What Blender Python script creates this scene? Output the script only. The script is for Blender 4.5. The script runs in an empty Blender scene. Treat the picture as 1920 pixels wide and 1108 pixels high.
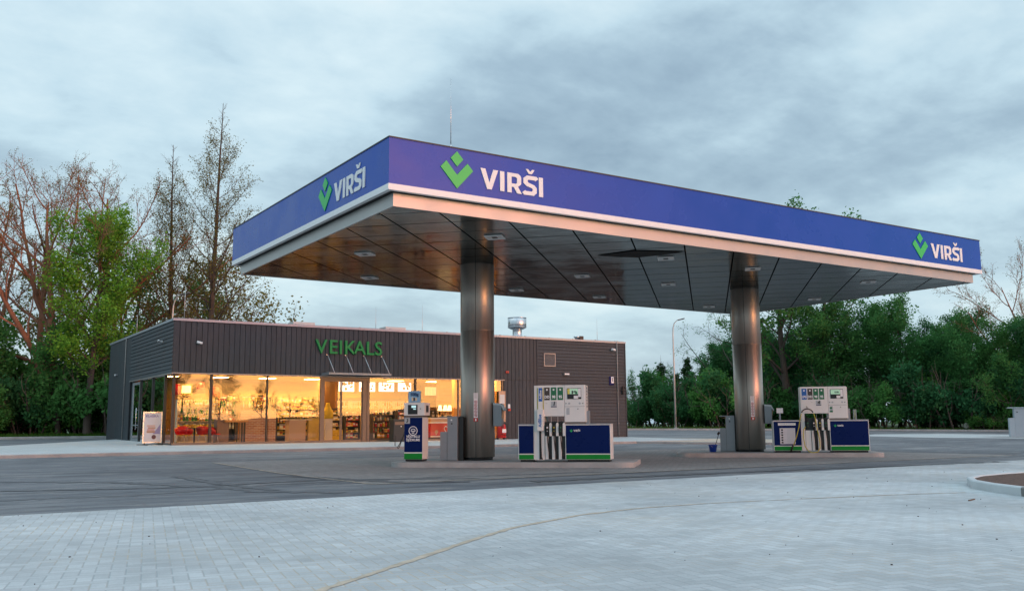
import bpy, bmesh, math, random
import numpy as np
from mathutils import Vector, Matrix
S = bpy.context.scene
COL = S.collection
R = math.radians

# ------------------------------------------------------------------ camera
CF, CPIT, CROLL, CYAW, CH = 1748.19, 0.1373156, -0.0083988, 0.5799697, 1.2
_fw = np.array([math.sin(CYAW)*math.cos(CPIT), math.cos(CYAW)*math.cos(CPIT), math.sin(CPIT)])
_r0 = np.array([math.cos(CYAW), -math.sin(CYAW), 0.]); _u0 = np.cross(_r0, _fw)
_rt = _r0*math.cos(CROLL)+_u0*math.sin(CROLL); _up = -_r0*math.sin(CROLL)+_u0*math.cos(CROLL)
cam = bpy.data.cameras.new('camera'); camo = bpy.data.objects.new('camera', cam); COL.objects.link(camo)
cam.sensor_width = 36; cam.lens = CF/1920*36; cam.clip_end = 3000; cam.clip_start = .1
M = Matrix(((_rt[0], _up[0], -_fw[0], 0), (_rt[1], _up[1], -_fw[1], 0), (_rt[2], _up[2], -_fw[2], CH), (0, 0, 0, 1)))
camo.matrix_world = M
S.camera = camo
S.view_settings.view_transform = 'Standard'; S.view_settings.look = 'None'
S.view_settings.exposure = 0.1; S.view_settings.gamma = 1.0
S.render.resolution_x = 1024; S.render.resolution_y = 590

# ------------------------------------------------------------------ node helper
class NT:
    def __init__(s, tree): s.t = tree; s.N = tree.nodes; s.L = tree.links
    def n(s, typ, props=None, ins=None, out=0):
        nd = s.N.new(typ)
        for k, v in (props or {}).items(): setattr(nd, k, v)
        for k, v in (ins or {}).items(): s.set(nd.inputs[k], v)
        return nd.outputs[out]
    def set(s, inp, v):
        if isinstance(v, bpy.types.NodeSocket): s.L.new(v, inp)
        elif isinstance(v, (tuple, list)) and len(v) == 3 and inp.type == 'RGBA': inp.default_value = (*v, 1)
        else: inp.default_value = v
    def m(s, op, a, b=0., c=0., clamp=False):
        nd = s.N.new('ShaderNodeMath'); nd.operation = op; nd.use_clamp = clamp
        for i, v in enumerate((a, b, c)): s.set(nd.inputs[i], v)
        return nd.outputs[0]
    def v(s, op, a, b=(0, 0, 0)):
        nd = s.N.new('ShaderNodeVectorMath'); nd.operation = op
        s.set(nd.inputs[0], a); s.set(nd.inputs[1], b)
        return nd.outputs['Value' if op in ('DOT_PRODUCT', 'LENGTH') else 'Vector']
    def sep(s, v):
        nd = s.N.new('ShaderNodeSeparateXYZ'); s.L.new(v, nd.inputs[0]); return nd.outputs
    def comb(s, x, y, z):
        nd = s.N.new('ShaderNodeCombineXYZ')
        for i, q in enumerate((x, y, z)): s.set(nd.inputs[i], q)
        return nd.outputs[0]
    def noise(s, vec, scale, detail=3., rough=.5, dist=0., out=0):
        return s.n('ShaderNodeTexNoise', None, {'Vector': vec, 'Scale': scale, 'Detail': detail, 'Roughness': rough, 'Distortion': dist}, out)
    def ramp(s, f, stops, interp='LINEAR'):
        nd = s.N.new('ShaderNodeValToRGB'); nd.color_ramp.interpolation = interp; e = nd.color_ramp.elements
        while len(e) < len(stops): e.new(.5)
        for q, (p, c) in zip(e, stops): q.position = p; q.color = (*c, 1) if len(c) == 3 else c
        s.L.new(f, nd.inputs[0]); return nd.outputs[0]
    def mix(s, f, a, b, typ='MIX'):
        nd = s.N.new('ShaderNodeMix'); nd.data_type = 'RGBA'; nd.blend_type = typ; nd.clamp_factor = True
        s.set(nd.inputs[0], f); s.set(nd.inputs[6], a); s.set(nd.inputs[7], b); return nd.outputs[2]
    def mr(s, v, a, b, c=0., d=1.):
        nd = s.N.new('ShaderNodeMapRange'); nd.clamp = True
        for i, q in enumerate((v, a, b, c, d)): s.set(nd.inputs[i], q)
        return nd.outputs[0]
    def bump(s, h, strength=.3, dist=.01):
        return s.n('ShaderNodeBump', None, {'Height': h, 'Strength': strength, 'Distance': dist})

# ------------------------------------------------------------------ world: broken overcast with a band of sunset behind the viewer
SUN_AZ, SUN_EL = 160.0, 2.0       # azimuth clockwise from +Y
W = bpy.data.worlds.new('World'); S.world = W; W.use_nodes = True
w = NT(W.node_tree); w.N.clear()
gen = w.n('ShaderNodeTexCoord', out=0)
dn = w.v('NORMALIZE', gen); dx, dy, dz = w.sep(dn)
up = w.m('MAXIMUM', dz, 0.)
den = w.m('ADD', up, .22)
cp = w.comb(w.m('DIVIDE', dx, den), w.m('DIVIDE', dy, den), 0.)
n0 = w.noise(w.v('MULTIPLY', cp, (1., 1.1, 1.)), 9., 4, .6)
n1 = w.noise(w.v('MULTIPLY', w.v('ADD', cp, (3.1, 1.7, 0)), (1., .8, 1.)), .95, 5, .50, .25)
n2 = w.noise(w.v('MULTIPLY', cp, (1., 1.2, 1.)), 3.6, 5, .6, .2)
cf = w.m('ADD', w.m('MULTIPLY', n1, .72), w.m('ADD', w.m('MULTIPLY', n2, .20), w.m('MULTIPLY', n0, .08)))
cloud = w.ramp(cf, [(.34, (.21, .31, .42)), (.43, (.33, .46, .57)), (.50, (.48, .64, .74)), (.57, (.61, .755, .825)), (.68, (.77, .84, .865))])
hz = w.m('POWER', w.m('SUBTRACT', 1., up, clamp=True), 7.)
cloud = w.mix(w.m('MULTIPLY', hz, .55), cloud, (.45, .63, .75))
zb = w.mr(dz, .45, .95, 1., 1.95)
cloud = w.v('MULTIPLY', cloud, w.comb(zb, zb, zb))
# warm band
sx, sy = math.sin(R(SUN_AZ)), math.cos(R(SUN_AZ))
hl = w.m('SQRT', w.m('ADD', w.m('MULTIPLY', dx, dx), w.m('MULTIPLY', dy, dy)))
azd = w.m('DIVIDE', w.m('ADD', w.m('MULTIPLY', dx, sx), w.m('MULTIPLY', dy, sy)), w.m('MAXIMUM', hl, .001))
azf = w.m('POWER', w.m('MAXIMUM', azd, 0.), 22.)
el1 = w.m('EXPONENT', w.m('MULTIPLY', w.m('POWER', w.m('DIVIDE', w.m('SUBTRACT', dz, .03), .075), 2.), -1.))
streak = w.mr(w.noise(w.comb(w.m('MULTIPLY', dx, 3.), w.m('MULTIPLY', dy, 3.), w.m('MULTIPLY', dz, 42.)), 1.6, 4, .6), .40, .58, .05, 1.6)
glow = w.m('MULTIPLY', w.m('MULTIPLY', azf, el1), streak)
core = w.m('MULTIPLY', w.m('POWER', w.m('MAXIMUM', azd, 0.), 60.), w.m('EXPONENT', w.m('MULTIPLY', w.m('POWER', w.m('DIVIDE', w.m('SUBTRACT', dz, .03), .03), 2.), -1.)))
azw = w.m('MULTIPLY', w.m('POWER', w.m('MAXIMUM', azd, 0.), 3.), w.m('EXPONENT', w.m('MULTIPLY', dz, -5.)))
warm = w.v('ADD', w.v('MULTIPLY', w.comb(glow, glow, glow), (5.6, 2.6, .15)), w.v('MULTIPLY', w.comb(core, core, core), (13., 6.8, .8)))
warm = w.v('ADD', warm, w.v('MULTIPLY', w.comb(azw, azw, azw), (.16, .07, .05)))
pk = w.m('MULTIPLY', w.m('POWER', w.m('MAXIMUM', azd, 0.), 26.), w.m('EXPONENT', w.m('MULTIPLY', w.m('POWER', w.m('DIVIDE', w.m('SUBTRACT', dz, .2), .17), 2.), -1.)))
warm = w.v('ADD', warm, w.v('MULTIPLY', w.comb(pk, pk, pk), (7.0, 1.9, 1.5)))
# a little warm light low on the horizon ahead
sky = w.n('ShaderNodeTexSky', {'sky_type': 'NISHITA', 'sun_disc': False, 'sun_elevation': R(SUN_EL), 'sun_rotation': R(SUN_AZ)})
tot = w.v('ADD', w.v('ADD', cloud, warm), w.v('MULTIPLY', sky, (.05, .05, .05)))
bg = w.n('ShaderNodeBackground', None, {'Color': tot, 'Strength': 1.0})
w.L.new(bg, w.n('ShaderNodeOutputWorld', out=0) if False else w.N.new('ShaderNodeOutputWorld').inputs[0])
# ------------------------------------------------------------------ sun: last red light under the cloud deck
sl = bpy.data.lights.new('sun', 'SUN'); sl.energy = 0.5; sl.angle = R(32); sl.color = (1, .45, .24)
so = bpy.data.objects.new('sun', sl); COL.objects.link(so)
sd = Vector((math.sin(R(SUN_AZ))*math.cos(R(SUN_EL)), math.cos(R(SUN_AZ))*math.cos(R(SUN_EL)), math.sin(R(SUN_EL))))
so.rotation_euler = (-sd).to_track_quat('-Z', 'Y').to_euler()

# ------------------------------------------------------------------ placement helpers
def g(y): return .014*(min(max(y, 24.), 70.)-24.)
def ray(px, py): return _fw*CF + _rt*(px-960) + _up*(554-py)
def atY(px, py, Y): d = ray(px, py); t = Y/d[1]; return Vector((d[0]*t, Y, CH+d[2]*t))
def atX(px, py, X): d = ray(px, py); t = X/d[0]; return Vector((X, d[1]*t, CH+d[2]*t))
def atG(px, py, dz=0.):
    d = ray(px, py); z = 0.
    for _ in range(50):
        t = (z+dz-CH)/d[2]; z = .6*z+.4*g(d[1]*t)
    return Vector((d[0]*t, d[1]*t, z+dz))
def tag(o, label=None, cat=None, group=None, kind=None):
    if label: o['label'] = label
    if cat: o['category'] = cat
    if group: o['group'] = group
    if kind: o['kind'] = kind
    return o
def empty(name, loc, rz=0., label=None, cat=None, group=None):
    o = bpy.data.objects.new(name, None); COL.objects.link(o); o.location = loc; o.rotation_euler = (0, 0, rz)
    o.empty_display_size = .1
    return tag(o, label, cat, group)
def dup(o, parent=None):
    c = o.copy(); COL.objects.link(c); c.parent = parent
    for ch in o.children: dup(ch, c)
    return c
class MB:
    """collects shapes in one bmesh"""
    def __init__(s): s.b = bmesh.new()
    def box(s, x0, x1, y0, y1, z0, z1, bev=0., mi=0, rot=None):
        cx, cy, cz = (x0+x1)/2, (y0+y1)/2, (z0+z1)/2
        r = bmesh.ops.create_cube(s.b, size=1)
        vs = r['verts']
        bmesh.ops.scale(s.b, vec=(abs(x1-x0), abs(y1-y0), abs(z1-z0)), verts=vs)
        if bev:
            es = list({e for v in vs for e in v.link_edges})
            rr = bmesh.ops.bevel(s.b, geom=es, offset=bev, segments=2, affect='EDGES', profile=.6)
            vs = rr['verts'] if rr['verts'] else vs
            vs = list({v for f in rr['faces'] for v in f.verts} | set(v for v in vs if v.is_valid))
        if rot is not None: bmesh.ops.transform(s.b, matrix=rot, verts=vs)
        bmesh.ops.translate(s.b, vec=(cx, cy, cz), verts=vs)
        if mi:
            for f in {f for v in vs for f in v.link_faces}: f.material_index = mi
        return s
    def lathe(s, prof, c=(0, 0, 0), seg=24, mi=0, smooth=True, axis='Z', sy=1.):
        rings = []
        for r, z in prof:
            ring = []
            for i in range(seg):
                a = 2*math.pi*i/seg; p = (r*math.cos(a), r*math.sin(a)*sy, z)
                if axis == 'Y': p = (p[0], p[2], p[1])
                if axis == 'X': p = (p[2], p[0], p[1])
                ring.append(s.b.verts.new((c[0]+p[0], c[1]+p[1], c[2]+p[2])))
            rings.append(ring)
        fs = []
        for a, b in zip(rings, rings[1:]):
            for i in range(seg): fs.append(s.b.faces.new((a[i], a[(i+1) % seg], b[(i+1) % seg], b[i])))
        for f in fs: f.smooth = smooth
        fs.append(s.b.faces.new(rings[0][::-1])); fs.append(s.b.faces.new(rings[-1]))
        for f in fs: f.material_index = mi
        return s
    def tube(s, pts, r, seg=8, mi=0):
        pts = [Vector(p) for p in pts]; rs = r if isinstance(r, (list, tuple)) else [r]*len(pts)
        rings = []; n = None
        for i, p in enumerate(pts):
            t = (pts[min(i+1, len(pts)-1)]-pts[max(i-1, 0)]).normalized()
            if n is None: n = t.orthogonal().normalized()
            n = (n-t*n.dot(t)).normalized(); bn = t.cross(n)
            rings.append([s.b.verts.new(p+(n*math.cos(2*math.pi*k/seg)+bn*math.sin(2*math.pi*k/seg))*rs[i]) for k in range(seg)])
        fs = []
        for a, b in zip(rings, rings[1:]):
            for i in range(seg): fs.append(s.b.faces.new((a[i], a[(i+1) % seg], b[(i+1) % seg], b[i])))
        for f in fs: f.smooth = True
        fs.append(s.b.faces.new(rings[0][::-1])); fs.append(s.b.faces.new(rings[-1]))
        for f in fs: f.material_index = mi
        return s
    def poly(s, pts, mi=0):
        f = s.b.faces.new([s.b.verts.new(p) for p in pts]); f.material_index = mi; return s
    def prism(s, pts, z0, z1, mi=0):
        a = [s.b.verts.new((p[0], p[1], z0)) for p in pts]; b = [s.b.verts.new((p[0], p[1], z1)) for p in pts]
        n = len(pts); fs = [s.b.faces.new(a[::-1]), s.b.faces.new(b)]
        for i in range(n): fs.append(s.b.faces.new((a[i], a[(i+1) % n], b[(i+1) % n], b[i])))
        for f in fs: f.material_index = mi
        return s
    def build(s, name, mats, parent=None, loc=None, rz=0., fix=True):
        if fix: bmesh.ops.recalc_face_normals(s.b, faces=s.b.faces)
        me = bpy.data.meshes.new(name); s.b.to_mesh(me); s.b.free()
        for m in (mats if isinstance(mats, (list, tuple)) else [mats]): me.materials.append(m)
        o = bpy.data.objects.new(name, me); COL.objects.link(o)
        if parent: o.parent = parent
        if loc is not None: o.location = loc
        if rz: o.rotation_euler = (0, 0, rz)
        return o

# ------------------------------------------------------------------ materials
def mat(name, col, rough=.5, metal=0., var=.0, vscale=6., bump=0., bscale=60., spec=.5, emit=None, estr=0., coord='Object', dirt=0., stretch=(1, 1, 1)):
    m = bpy.data.materials.new(name); m.use_nodes = True; t = NT(m.node_tree)
    b = t.N['Principled BSDF']; b.inputs['Roughness'].default_value = rough; b.inputs['Metallic'].default_value = metal
    b.inputs['Specular IOR Level'].default_value = spec
    vec = t.n('ShaderNodeTexCoord', out={'Object': 3, 'Generated': 0}[coord])
    vec = t.v('MULTIPLY', vec, stretch)
    c = col
    if var:
        f = t.noise(vec, vscale, 4, .6)
        lo = tuple(x*(1-var) for x in col); hi = tuple(min(1, x*(1+var)) for x in col)
        c = t.mix(t.mr(f, .3, .7), lo, hi)
        t.L.new(c, b.inputs['Base Color'])
        t.L.new(t.mr(f, .3, .7, max(0, rough-.08), min(1, rough+.08)), b.inputs['Roughness'])
    else: b.inputs['Base Color'].default_value = (*col, 1)
    if bump: t.L.new(t.bump(t.noise(vec, bscale, 3, .6), bump, .01), b.inputs['Normal'])
    if emit: b.inputs['Emission Color'].default_value = (*emit, 1); b.inputs['Emission Strength'].default_value = estr
    return m
white = mat('white enamel', (.72, .72, .70), .35, var=.04, vscale=3)
offwhite = mat('off white panel', (.60, .60, .58), .4, var=.05, vscale=4)
navy = mat('navy panel', (.001, .010, .085), .3, var=.06, vscale=2, spec=.12)
green = mat('green panel', (.004, .22, .022), .35, var=.05, spec=.3)
black = mat('black plastic', (.012, .013, .014), .45)
rubber = mat('black rubber', (.01, .01, .01), .6)
brassy = mat('yellow hose', (.42, .36, .04), .5, var=.1, vscale=20)
steel = mat('brushed steel', (.42, .42, .42), .38, .9, var=.08, vscale=30, stretch=(1, 1, .05))
greysteel = mat('grey painted steel', (.27, .29, .31), .45, .35, var=.06, vscale=5)
alu = mat('aluminium', (.55, .54, .53), .35, .7, var=.05, vscale=3)
galv = mat('galvanised duct', (.62, .64, .66), .3, .95, var=.12, vscale=9)
red = mat('red enamel', (.50, .012, .01), .3)
redchair = mat('red plastic', (.55, .015, .02), .35)
blueplastic = mat('blue plastic', (.01, .06, .42), .4)
darkframe = mat('dark window frame', (.018, .018, .018), .4)
bronzeframe = mat('bronze window frame', (.16, .125, .10), .4, .3)
wtext = mat('white lettering', (.80, .80, .80), .45)
greylabel = mat('grey label', (.42, .45, .47), .5)
darklabel = mat('brown label', (.055, .04, .035), .45)
glabel = mat('green label', (.015, .15, .06), .4)
bluelabel = mat('blue label', (.01, .11, .42), .4)
boot = mat('nozzle boot', (.010, .016, .017), .5)
M_emblem = mat('emblem green', (.02, .50, .10), .4)
M_caps = mat('galvanised roof trim', (.30, .33, .36), .45, .5, var=.12, vscale=2)

def gen_blocks(name, unit, base, var, joint, jw, rot=45., sandy=.0, patch=.18, patchcol=None, hb=True, rough=.85):
    m = bpy.data.materials.new(name); m.use_nodes = True; t = NT(m.node_tree); b = t.N['Principled BSDF']
    pos = t.n('ShaderNodeNewGeometry', out=0)
    mp = t.n('ShaderNodeMapping', None, {'Vector': pos, 'Rotation': (0, 0, R(rot)), 'Scale': (1/unit, 1/unit, 1)})
    x, y, _ = t.sep(mp)
    fx, fy = t.m('FLOOR', x), t.m('FLOOR', y); ux, uy = t.m('SUBTRACT', x, fx), t.m('SUBTRACT', y, fy)
    if hb:
        k = t.m('FLOORED_MODULO', t.m('SUBTRACT', fx, fy), 4.)
        isv = t.m('GREATER_THAN', k, 1.5)
        uh = t.m('ADD', ux, k); uv = t.m('ADD', uy, t.m('SUBTRACT', 3., k))
        u = t.m('ADD', t.m('MULTIPLY', uh, t.m('SUBTRACT', 1., isv)), t.m('MULTIPLY', uv, isv))
        v = t.m('ADD', t.m('MULTIPLY', uy, t.m('SUBTRACT', 1., isv)), t.m('MULTIPLY', ux, isv))
        idx = t.m('SUBTRACT', fx, t.m('COMPARE', k, 1., .1)); idy = t.m('SUBTRACT', fy, t.m('COMPARE', k, 2., .1))
    else:
        row = t.m('FLOORED_MODULO', fy, 2.)
        xs = t.m('DIVIDE', t.m('ADD', x, row), 2.); idx = t.m('FLOOR', xs); u = t.m('MULTIPLY', t.m('SUBTRACT', xs, idx), 2.)
        v = uy; idy = fy
    e = t.m('MINIMUM', t.m('MINIMUM', u, t.m('SUBTRACT', 2., u)), t.m('MINIMUM', v, t.m('SUBTRACT', 1., v)))
    rnd = t.n('ShaderNodeTexWhiteNoise', {'noise_dimensions': '2D'}, {'Vector': t.comb(idx, idy, 0.)}, 0)
    jm = t.mr(e, jw*.35, jw, 1., 0.)
    lo = tuple(q*(1-var) for q in base); hi = tuple(q*(1+var) for q in base)
    c = t.mix(rnd, lo, hi)
    big = t.noise(pos, .22, 4, .6, .4); mid = t.noise(pos, 1.6, 4, .65); fine = t.noise(pos, 45., 3, .7)
    c = t.mix(t.mr(big, .35, .65), c, tuple(q*(1+patch) for q in base), 'MIX') if False else t.v('MULTIPLY', c, t.comb(*[t.mr(big, .32, .68, 1-patch, 1+patch)]*3))
    c = t.v('MULTIPLY', c, t.comb(*[t.mr(mid, .3, .7, 1-patch*.5, 1+patch*.5)]*3))
    c = t.v('MULTIPLY', c, t.comb(*[t.mr(fine, .25, .75, .9, 1.1)]*3))
    jc = joint
    if sandy:
        sm = t.mr(t.noise(pos, .45, 3, .6), .42, .62)
        jc = t.mix(t.m('MULTIPLY', sm, sandy), joint, (.50, .40, .28))
        c = t.mix(t.m('MULTIPLY', t.mr(t.noise(t.v('ADD', pos, (9, 4, 0)), .8, 4, .7), .58, .75), .35), c, (.46, .40, .31))
    c = t.mix(t.m('MULTIPLY', jm, .8), c, jc)
    t.L.new(c, b.inputs['Base Color']); b.inputs['Roughness'].default_value = rough
    b.inputs['Specular IOR Level'].default_value = .35
    hgt = t.m('ADD', t.m('MULTIPLY', jm, -1.), t.m('ADD', t.m('MULTIPLY', fine, .25), t.m('MULTIPLY', rnd, .25)))
    t.L.new(t.bump(hgt, .5, .006), b.inputs['Normal'])
    return m
M_fore = gen_blocks('pale concrete block paving', .12, (.45, .475, .485), .09, (.32, .34, .35), .08, 12, sandy=.8, patch=.2)
M_apron = gen_blocks('brown grey block paving', .12, (.25, .24, .235), .14, (.15, .145, .14), .09, 0, patch=.16)
M_walk = gen_blocks('pavement slabs', .25, (.46, .48, .48), .06, (.28, .29, .29), .05, 0, patch=.08, hb=False)
def gen_asphalt():
    m = bpy.data.materials.new('dusty asphalt'); m.use_nodes = True; t = NT(m.node_tree); b = t.N['Principled BSDF']
    pos = t.n('ShaderNodeNewGeometry', out=0)
    mp = t.n('ShaderNodeMapping', None, {'Vector': pos, 'Rotation': (0, 0, R(8)), 'Scale': (.22, 1.3, 1)})
    st = t.noise(mp, .8, 6, .65, 1.6); big = t.noise(pos, .12, 3, .6, .6); fine = t.noise(pos, 60, 3, .7)
    arc = t.noise(t.n('ShaderNodeMapping', None, {'Vector': pos, 'Rotation': (0, 0, R(-24)), 'Scale': (.12, 1.9, 1)}), 1., 4, .6, .9)
    c = t.ramp(t.m('ADD', t.m('MULTIPLY', st, .6), t.m('MULTIPLY', big, .4)), [(.38, (.075, .082, .095)), (.48, (.12, .13, .145)), (.56, (.17, .178, .19)), (.66, (.25, .25, .25))])
    c = t.mix(t.m('MULTIPLY', t.mr(arc, .54, .64), .75), c, (.05, .055, .063))
    c = t.mix(t.m('MULTIPLY', t.mr(t.noise(t.n('ShaderNodeMapping', None, {'Vector': pos, 'Rotation': (0, 0, R(14)), 'Scale': (.35, 1.1, 1)}), 1.7, 6, .75, .5), .52, .66), .6), c, (.28, .265, .245))
    c = t.mix(t.m('MULTIPLY', t.mr(t.noise(t.v('ADD', pos, (31, 7, 0)), .9, 5, .75, .8), .56, .66), .6), c, (.06, .062, .07))
    c = t.v('MULTIPLY', c, t.comb(*[t.mr(fine, .25, .75, .72, 1.28)]*3))
    t.L.new(c, b.inputs['Base Color']); b.inputs['Roughness'].default_value = .8
    t.L.new(t.bump(fine, .35, .01), b.inputs['Normal']); return m
M_asph = gen_asphalt()
M_kerb = mat('kerb concrete', (.36, .36, .355), .85, var=.18, vscale=1.7, bump=.25, bscale=40)
M_kerbl = mat('pale kerb concrete', (.50, .53, .54), .85, var=.08, vscale=2, bump=.2)
M_kerbd = mat('dark kerb concrete', (.17, .17, .165), .85, var=.1, vscale=2, bump=.2)
M_sand = mat('sand', (.44, .37, .29), .95, var=.25, vscale=5, bump=.5, bscale=25)
M_soil = mat('reddish mulch', (.10, .055, .04), .95, var=.6, vscale=18, bump=1., bscale=30)
M_grassg = mat('verge ground', (.035, .075, .02), .95, var=.4, vscale=1.3, bump=.6, bscale=9)
M_far = mat('field', (.04, .07, .03), .95, var=.3, vscale=.3)

# ------------------------------------------------------------------ ground sheets
def sheet(name, pts, dz, m, kind='structure', label=None):
    b = bmesh.new(); b.faces.new([b.verts.new((x, y, 0)) for x, y in pts])
    for yc in (24., 70.):
        bmesh.ops.bisect_plane(b, geom=b.verts[:]+b.edges[:]+b.faces[:], plane_co=(0, yc, 0), plane_no=(0, 1, 0))
    bmesh.ops.triangulate(b, faces=[f for f in b.faces if len(f.verts) > 4])
    for v in b.verts: v.co.z = g(v.co.y)+dz
    for f in b.faces:
        if f.normal.z < 0: f.normal_flip()
    me = bpy.data.meshes.new(name); b.to_mesh(me); b.free(); me.materials.append(m)
    for p in me.polygons:
        pass
    o = bpy.data.objects.new(name, me); COL.objects.link(o); return tag(o, label, None, None, kind)
sheet('ground', [(-900, -900), (1200, -900), (1200, 1400), (-900, 1400)], 0, M_asph)
sheet('paving', [(-60, -60), (120, -60), (120, 17.9), (60, 16.4), (29, 15.62), (10, 15.26), (1.3, 14.95), (-60, 14.0)], .004, M_fore)
sheet('forecourt_paving', [(8.4, 17.95), (32.8, 17.95), (32.8, 30.2), (8.4, 30.2)], .004, M_apron)
def edge_strip(name, pts, wid, m, dz=.008, seed=1, rag=.4, parts=None):
    rng = random.Random(seed); P = [Vector((x, y)) for x, y in pts]; L = []; Rr = []
    Q = []
    for a, b in zip(P, P[1:]):
        n = max(2, int((b-a).length/.12))
        Q += [a.lerp(b, i/n) for i in range(n)]
    Q.append(P[-1])
    for i, q in enumerate(Q):
        t = (Q[min(i+1, len(Q)-1)]-Q[max(i-1, 0)]).normalized(); n = Vector((-t.y, t.x))
        w1 = wid/2*(1+rng.uniform(-rag, rag)); w2 = wid/2*(1+rng.uniform(-rag, rag))
        L.append(q+n*w1); Rr.append(q-n*w2)
    b = bmesh.new()
    l = [b.verts.new((p.x, p.y, g(p.y)+dz)) for p in L]; r = [b.verts.new((p.x, p.y, g(p.y)+dz)) for p in Rr]
    for i in range(len(l)-1): b.faces.new((r[i], r[i+1], l[i+1], l[i]))
    me = bpy.data.meshes.new(name); b.to_mesh(me); b.free(); me.materials.append(m)
    o = bpy.data.objects.new(name, me); COL.objects.link(o); tag(o, None, None, None, 'structure'); return o
# spline of the sandy joint swinging through the foreground
sp = [(1.9, 6.0), (2.68, 6.7), (3.35, 7.22), (3.99, 7.72), (5.08, 8.6), (6.1, 9.35), (7.66, 10.1), (8.94, 10.37), (10.15, 10.36)]
edge_strip('sand_joint', sp, .08, M_sand, .008, 1)
edge_strip('sand_joint', [(10.15, 10.36), (11.93, 10.05), (13.8, 9.65), (15.1, 9.2)], .05, M_sand, .008, 2, .8)
edge_strip('drain_edge', [(8.4, 30.1), (8.36, 24), (8.3, 17.95), (20, 17.95), (32.8, 17.95)], .07, M_sand, .010, 3, .5)
M_tyre = mat('tyre rubber traces', (.10, .106, .116), .75, var=.25, vscale=1.5)
for k_, pl_ in enumerate(([(0, 938), (260, 928), (520, 908), (820, 895), (1150, 884)], [(0, 903), (210, 904), (430, 914), (480, 921), (640, 924)], [(330, 893), (420, 908), (520, 919)], [(0, 921), (300, 915), (620, 899), (900, 897)], [(560, 893), (760, 905), (880, 903)], [(1000, 903), (1300, 889), (1600, 876), (1880, 866)])):
    edge_strip('tyre_mark', [(v.x, v.y) for v in (atG(*a) for a in pl_)], (.3, .35, .25, .25, .3, .35)[k_], M_tyre, .005+.0012*k_, 20+k_, .75)
def kerb(name, pts, wid, h, m, closed=False, bev=.02, label=None):
    P = [Vector((x, y)) for x, y in pts]
    Q = []
    for a, b in zip(P, P[1:]):
        cuts = sorted(t for t in [(yc-a.y)/(b.y-a.y) for yc in (24., 70.) if abs(b.y-a.y) > 1e-6] if 0 < t < 1)
        Q.append(a); Q += [a.lerp(b, t) for t in cuts]
    Q.append(P[-1]); b = bmesh.new(); rings = []
    for i, q in enumerate(Q):
        t = (Q[min(i+1, len(Q)-1)]-Q[max(i-1, 0)]).normalized(); n = Vector((-t.y, t.x)); z = g(q.y)
        prof = [(-wid/2, -.05), (-wid/2, h-bev), (-wid/2+bev, h), (wid/2-bev, h), (wid/2, h-bev), (wid/2, -.05)]
        rings.append([b.verts.new((q.x+n.x*u, q.y+n.y*u, z+v)) for u, v in prof])
    for a, c in zip(rings, rings[1:]):
        for k in range(5): b.faces.new((a[k], a[k+1], c[k+1], c[k]))
    b.faces.new(rings[0]); b.faces.new(rings[-1][::-1]); bmesh.ops.recalc_face_normals(b, faces=b.faces)
    me = bpy.data.meshes.new(name); b.to_mesh(me); b.free(); me.materials.append(m)
    o = bpy.data.objects.new(name, me); COL.objects.link(o); return tag(o, None, None, None, 'structure')
VERGE = [(-140, 80), (-20, 67.5), (3, 64.3), (12, 63.4), (30, 65.5), (45, 68), (56.4, 67.1), (68.3, 57), (77.8, 42.8), (92, 20), (110, -10), (150, -90)]
kerb('far_kerb', VERGE, .16, .15, M_kerb)
sheet('verge', [(x+(.0 if x < 45 else .05), y+.08) for x, y in VERGE]+[(700, -90), (700, 900), (-500, 900)], .11, M_grassg)
# store pavement
pl = atG(0, 842); pl2 = atG(200, 832)
sheet('pavement', [(-40, 37.05), (36.9, 37.05), (36.9, 44.6), (10.6, 44.6), (10.6, 56.5), (pl2.x-.3, 54.0), (pl.x-.5, pl.y), (-40, pl.y-1)], .12, M_walk)
kerb('pavement_kerb', [(-40, 37.0), (37.0, 37.0), (37.0, 44.0)], .14, .125, M_kerb)
# sandy ground right of the store, with its kerb
s1 = [(37.1, 37.6), (37.1, 48), (60, 48), (60, 40), (52, 33.5), (46.5, 31.8), (41, 34.2)]
q = [atG(1176, 830), atG(1300, 831.5), atG(1470, 833), atG(1476, 826.5), atG(1300, 824.5), atG(1176, 823)]
sheet('sandy_ground', [(p.x, p.y) for p in q], .09, M_sand)
kerb('side_kerb', [(p.x, p.y) for p in (atG(1172, 831), atG(1300, 832.5), atG(1470, 834))], .14, .12, M_kerb)
sheet('pale_paving', [(p.x, p.y) for p in (atG(1600, 817), atG(1760, 820.5), atG(1930, 821.5), atG(1930, 815), atG(1760, 813), atG(1640, 814))], .004, M_walk)
edge_strip('far_road_edge', [(p.x, p.y) for p in (atG(1180, 814), atG(1400, 815), atG(1500, 816))], .12, M_kerbl, .01, 5, .3)
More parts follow.
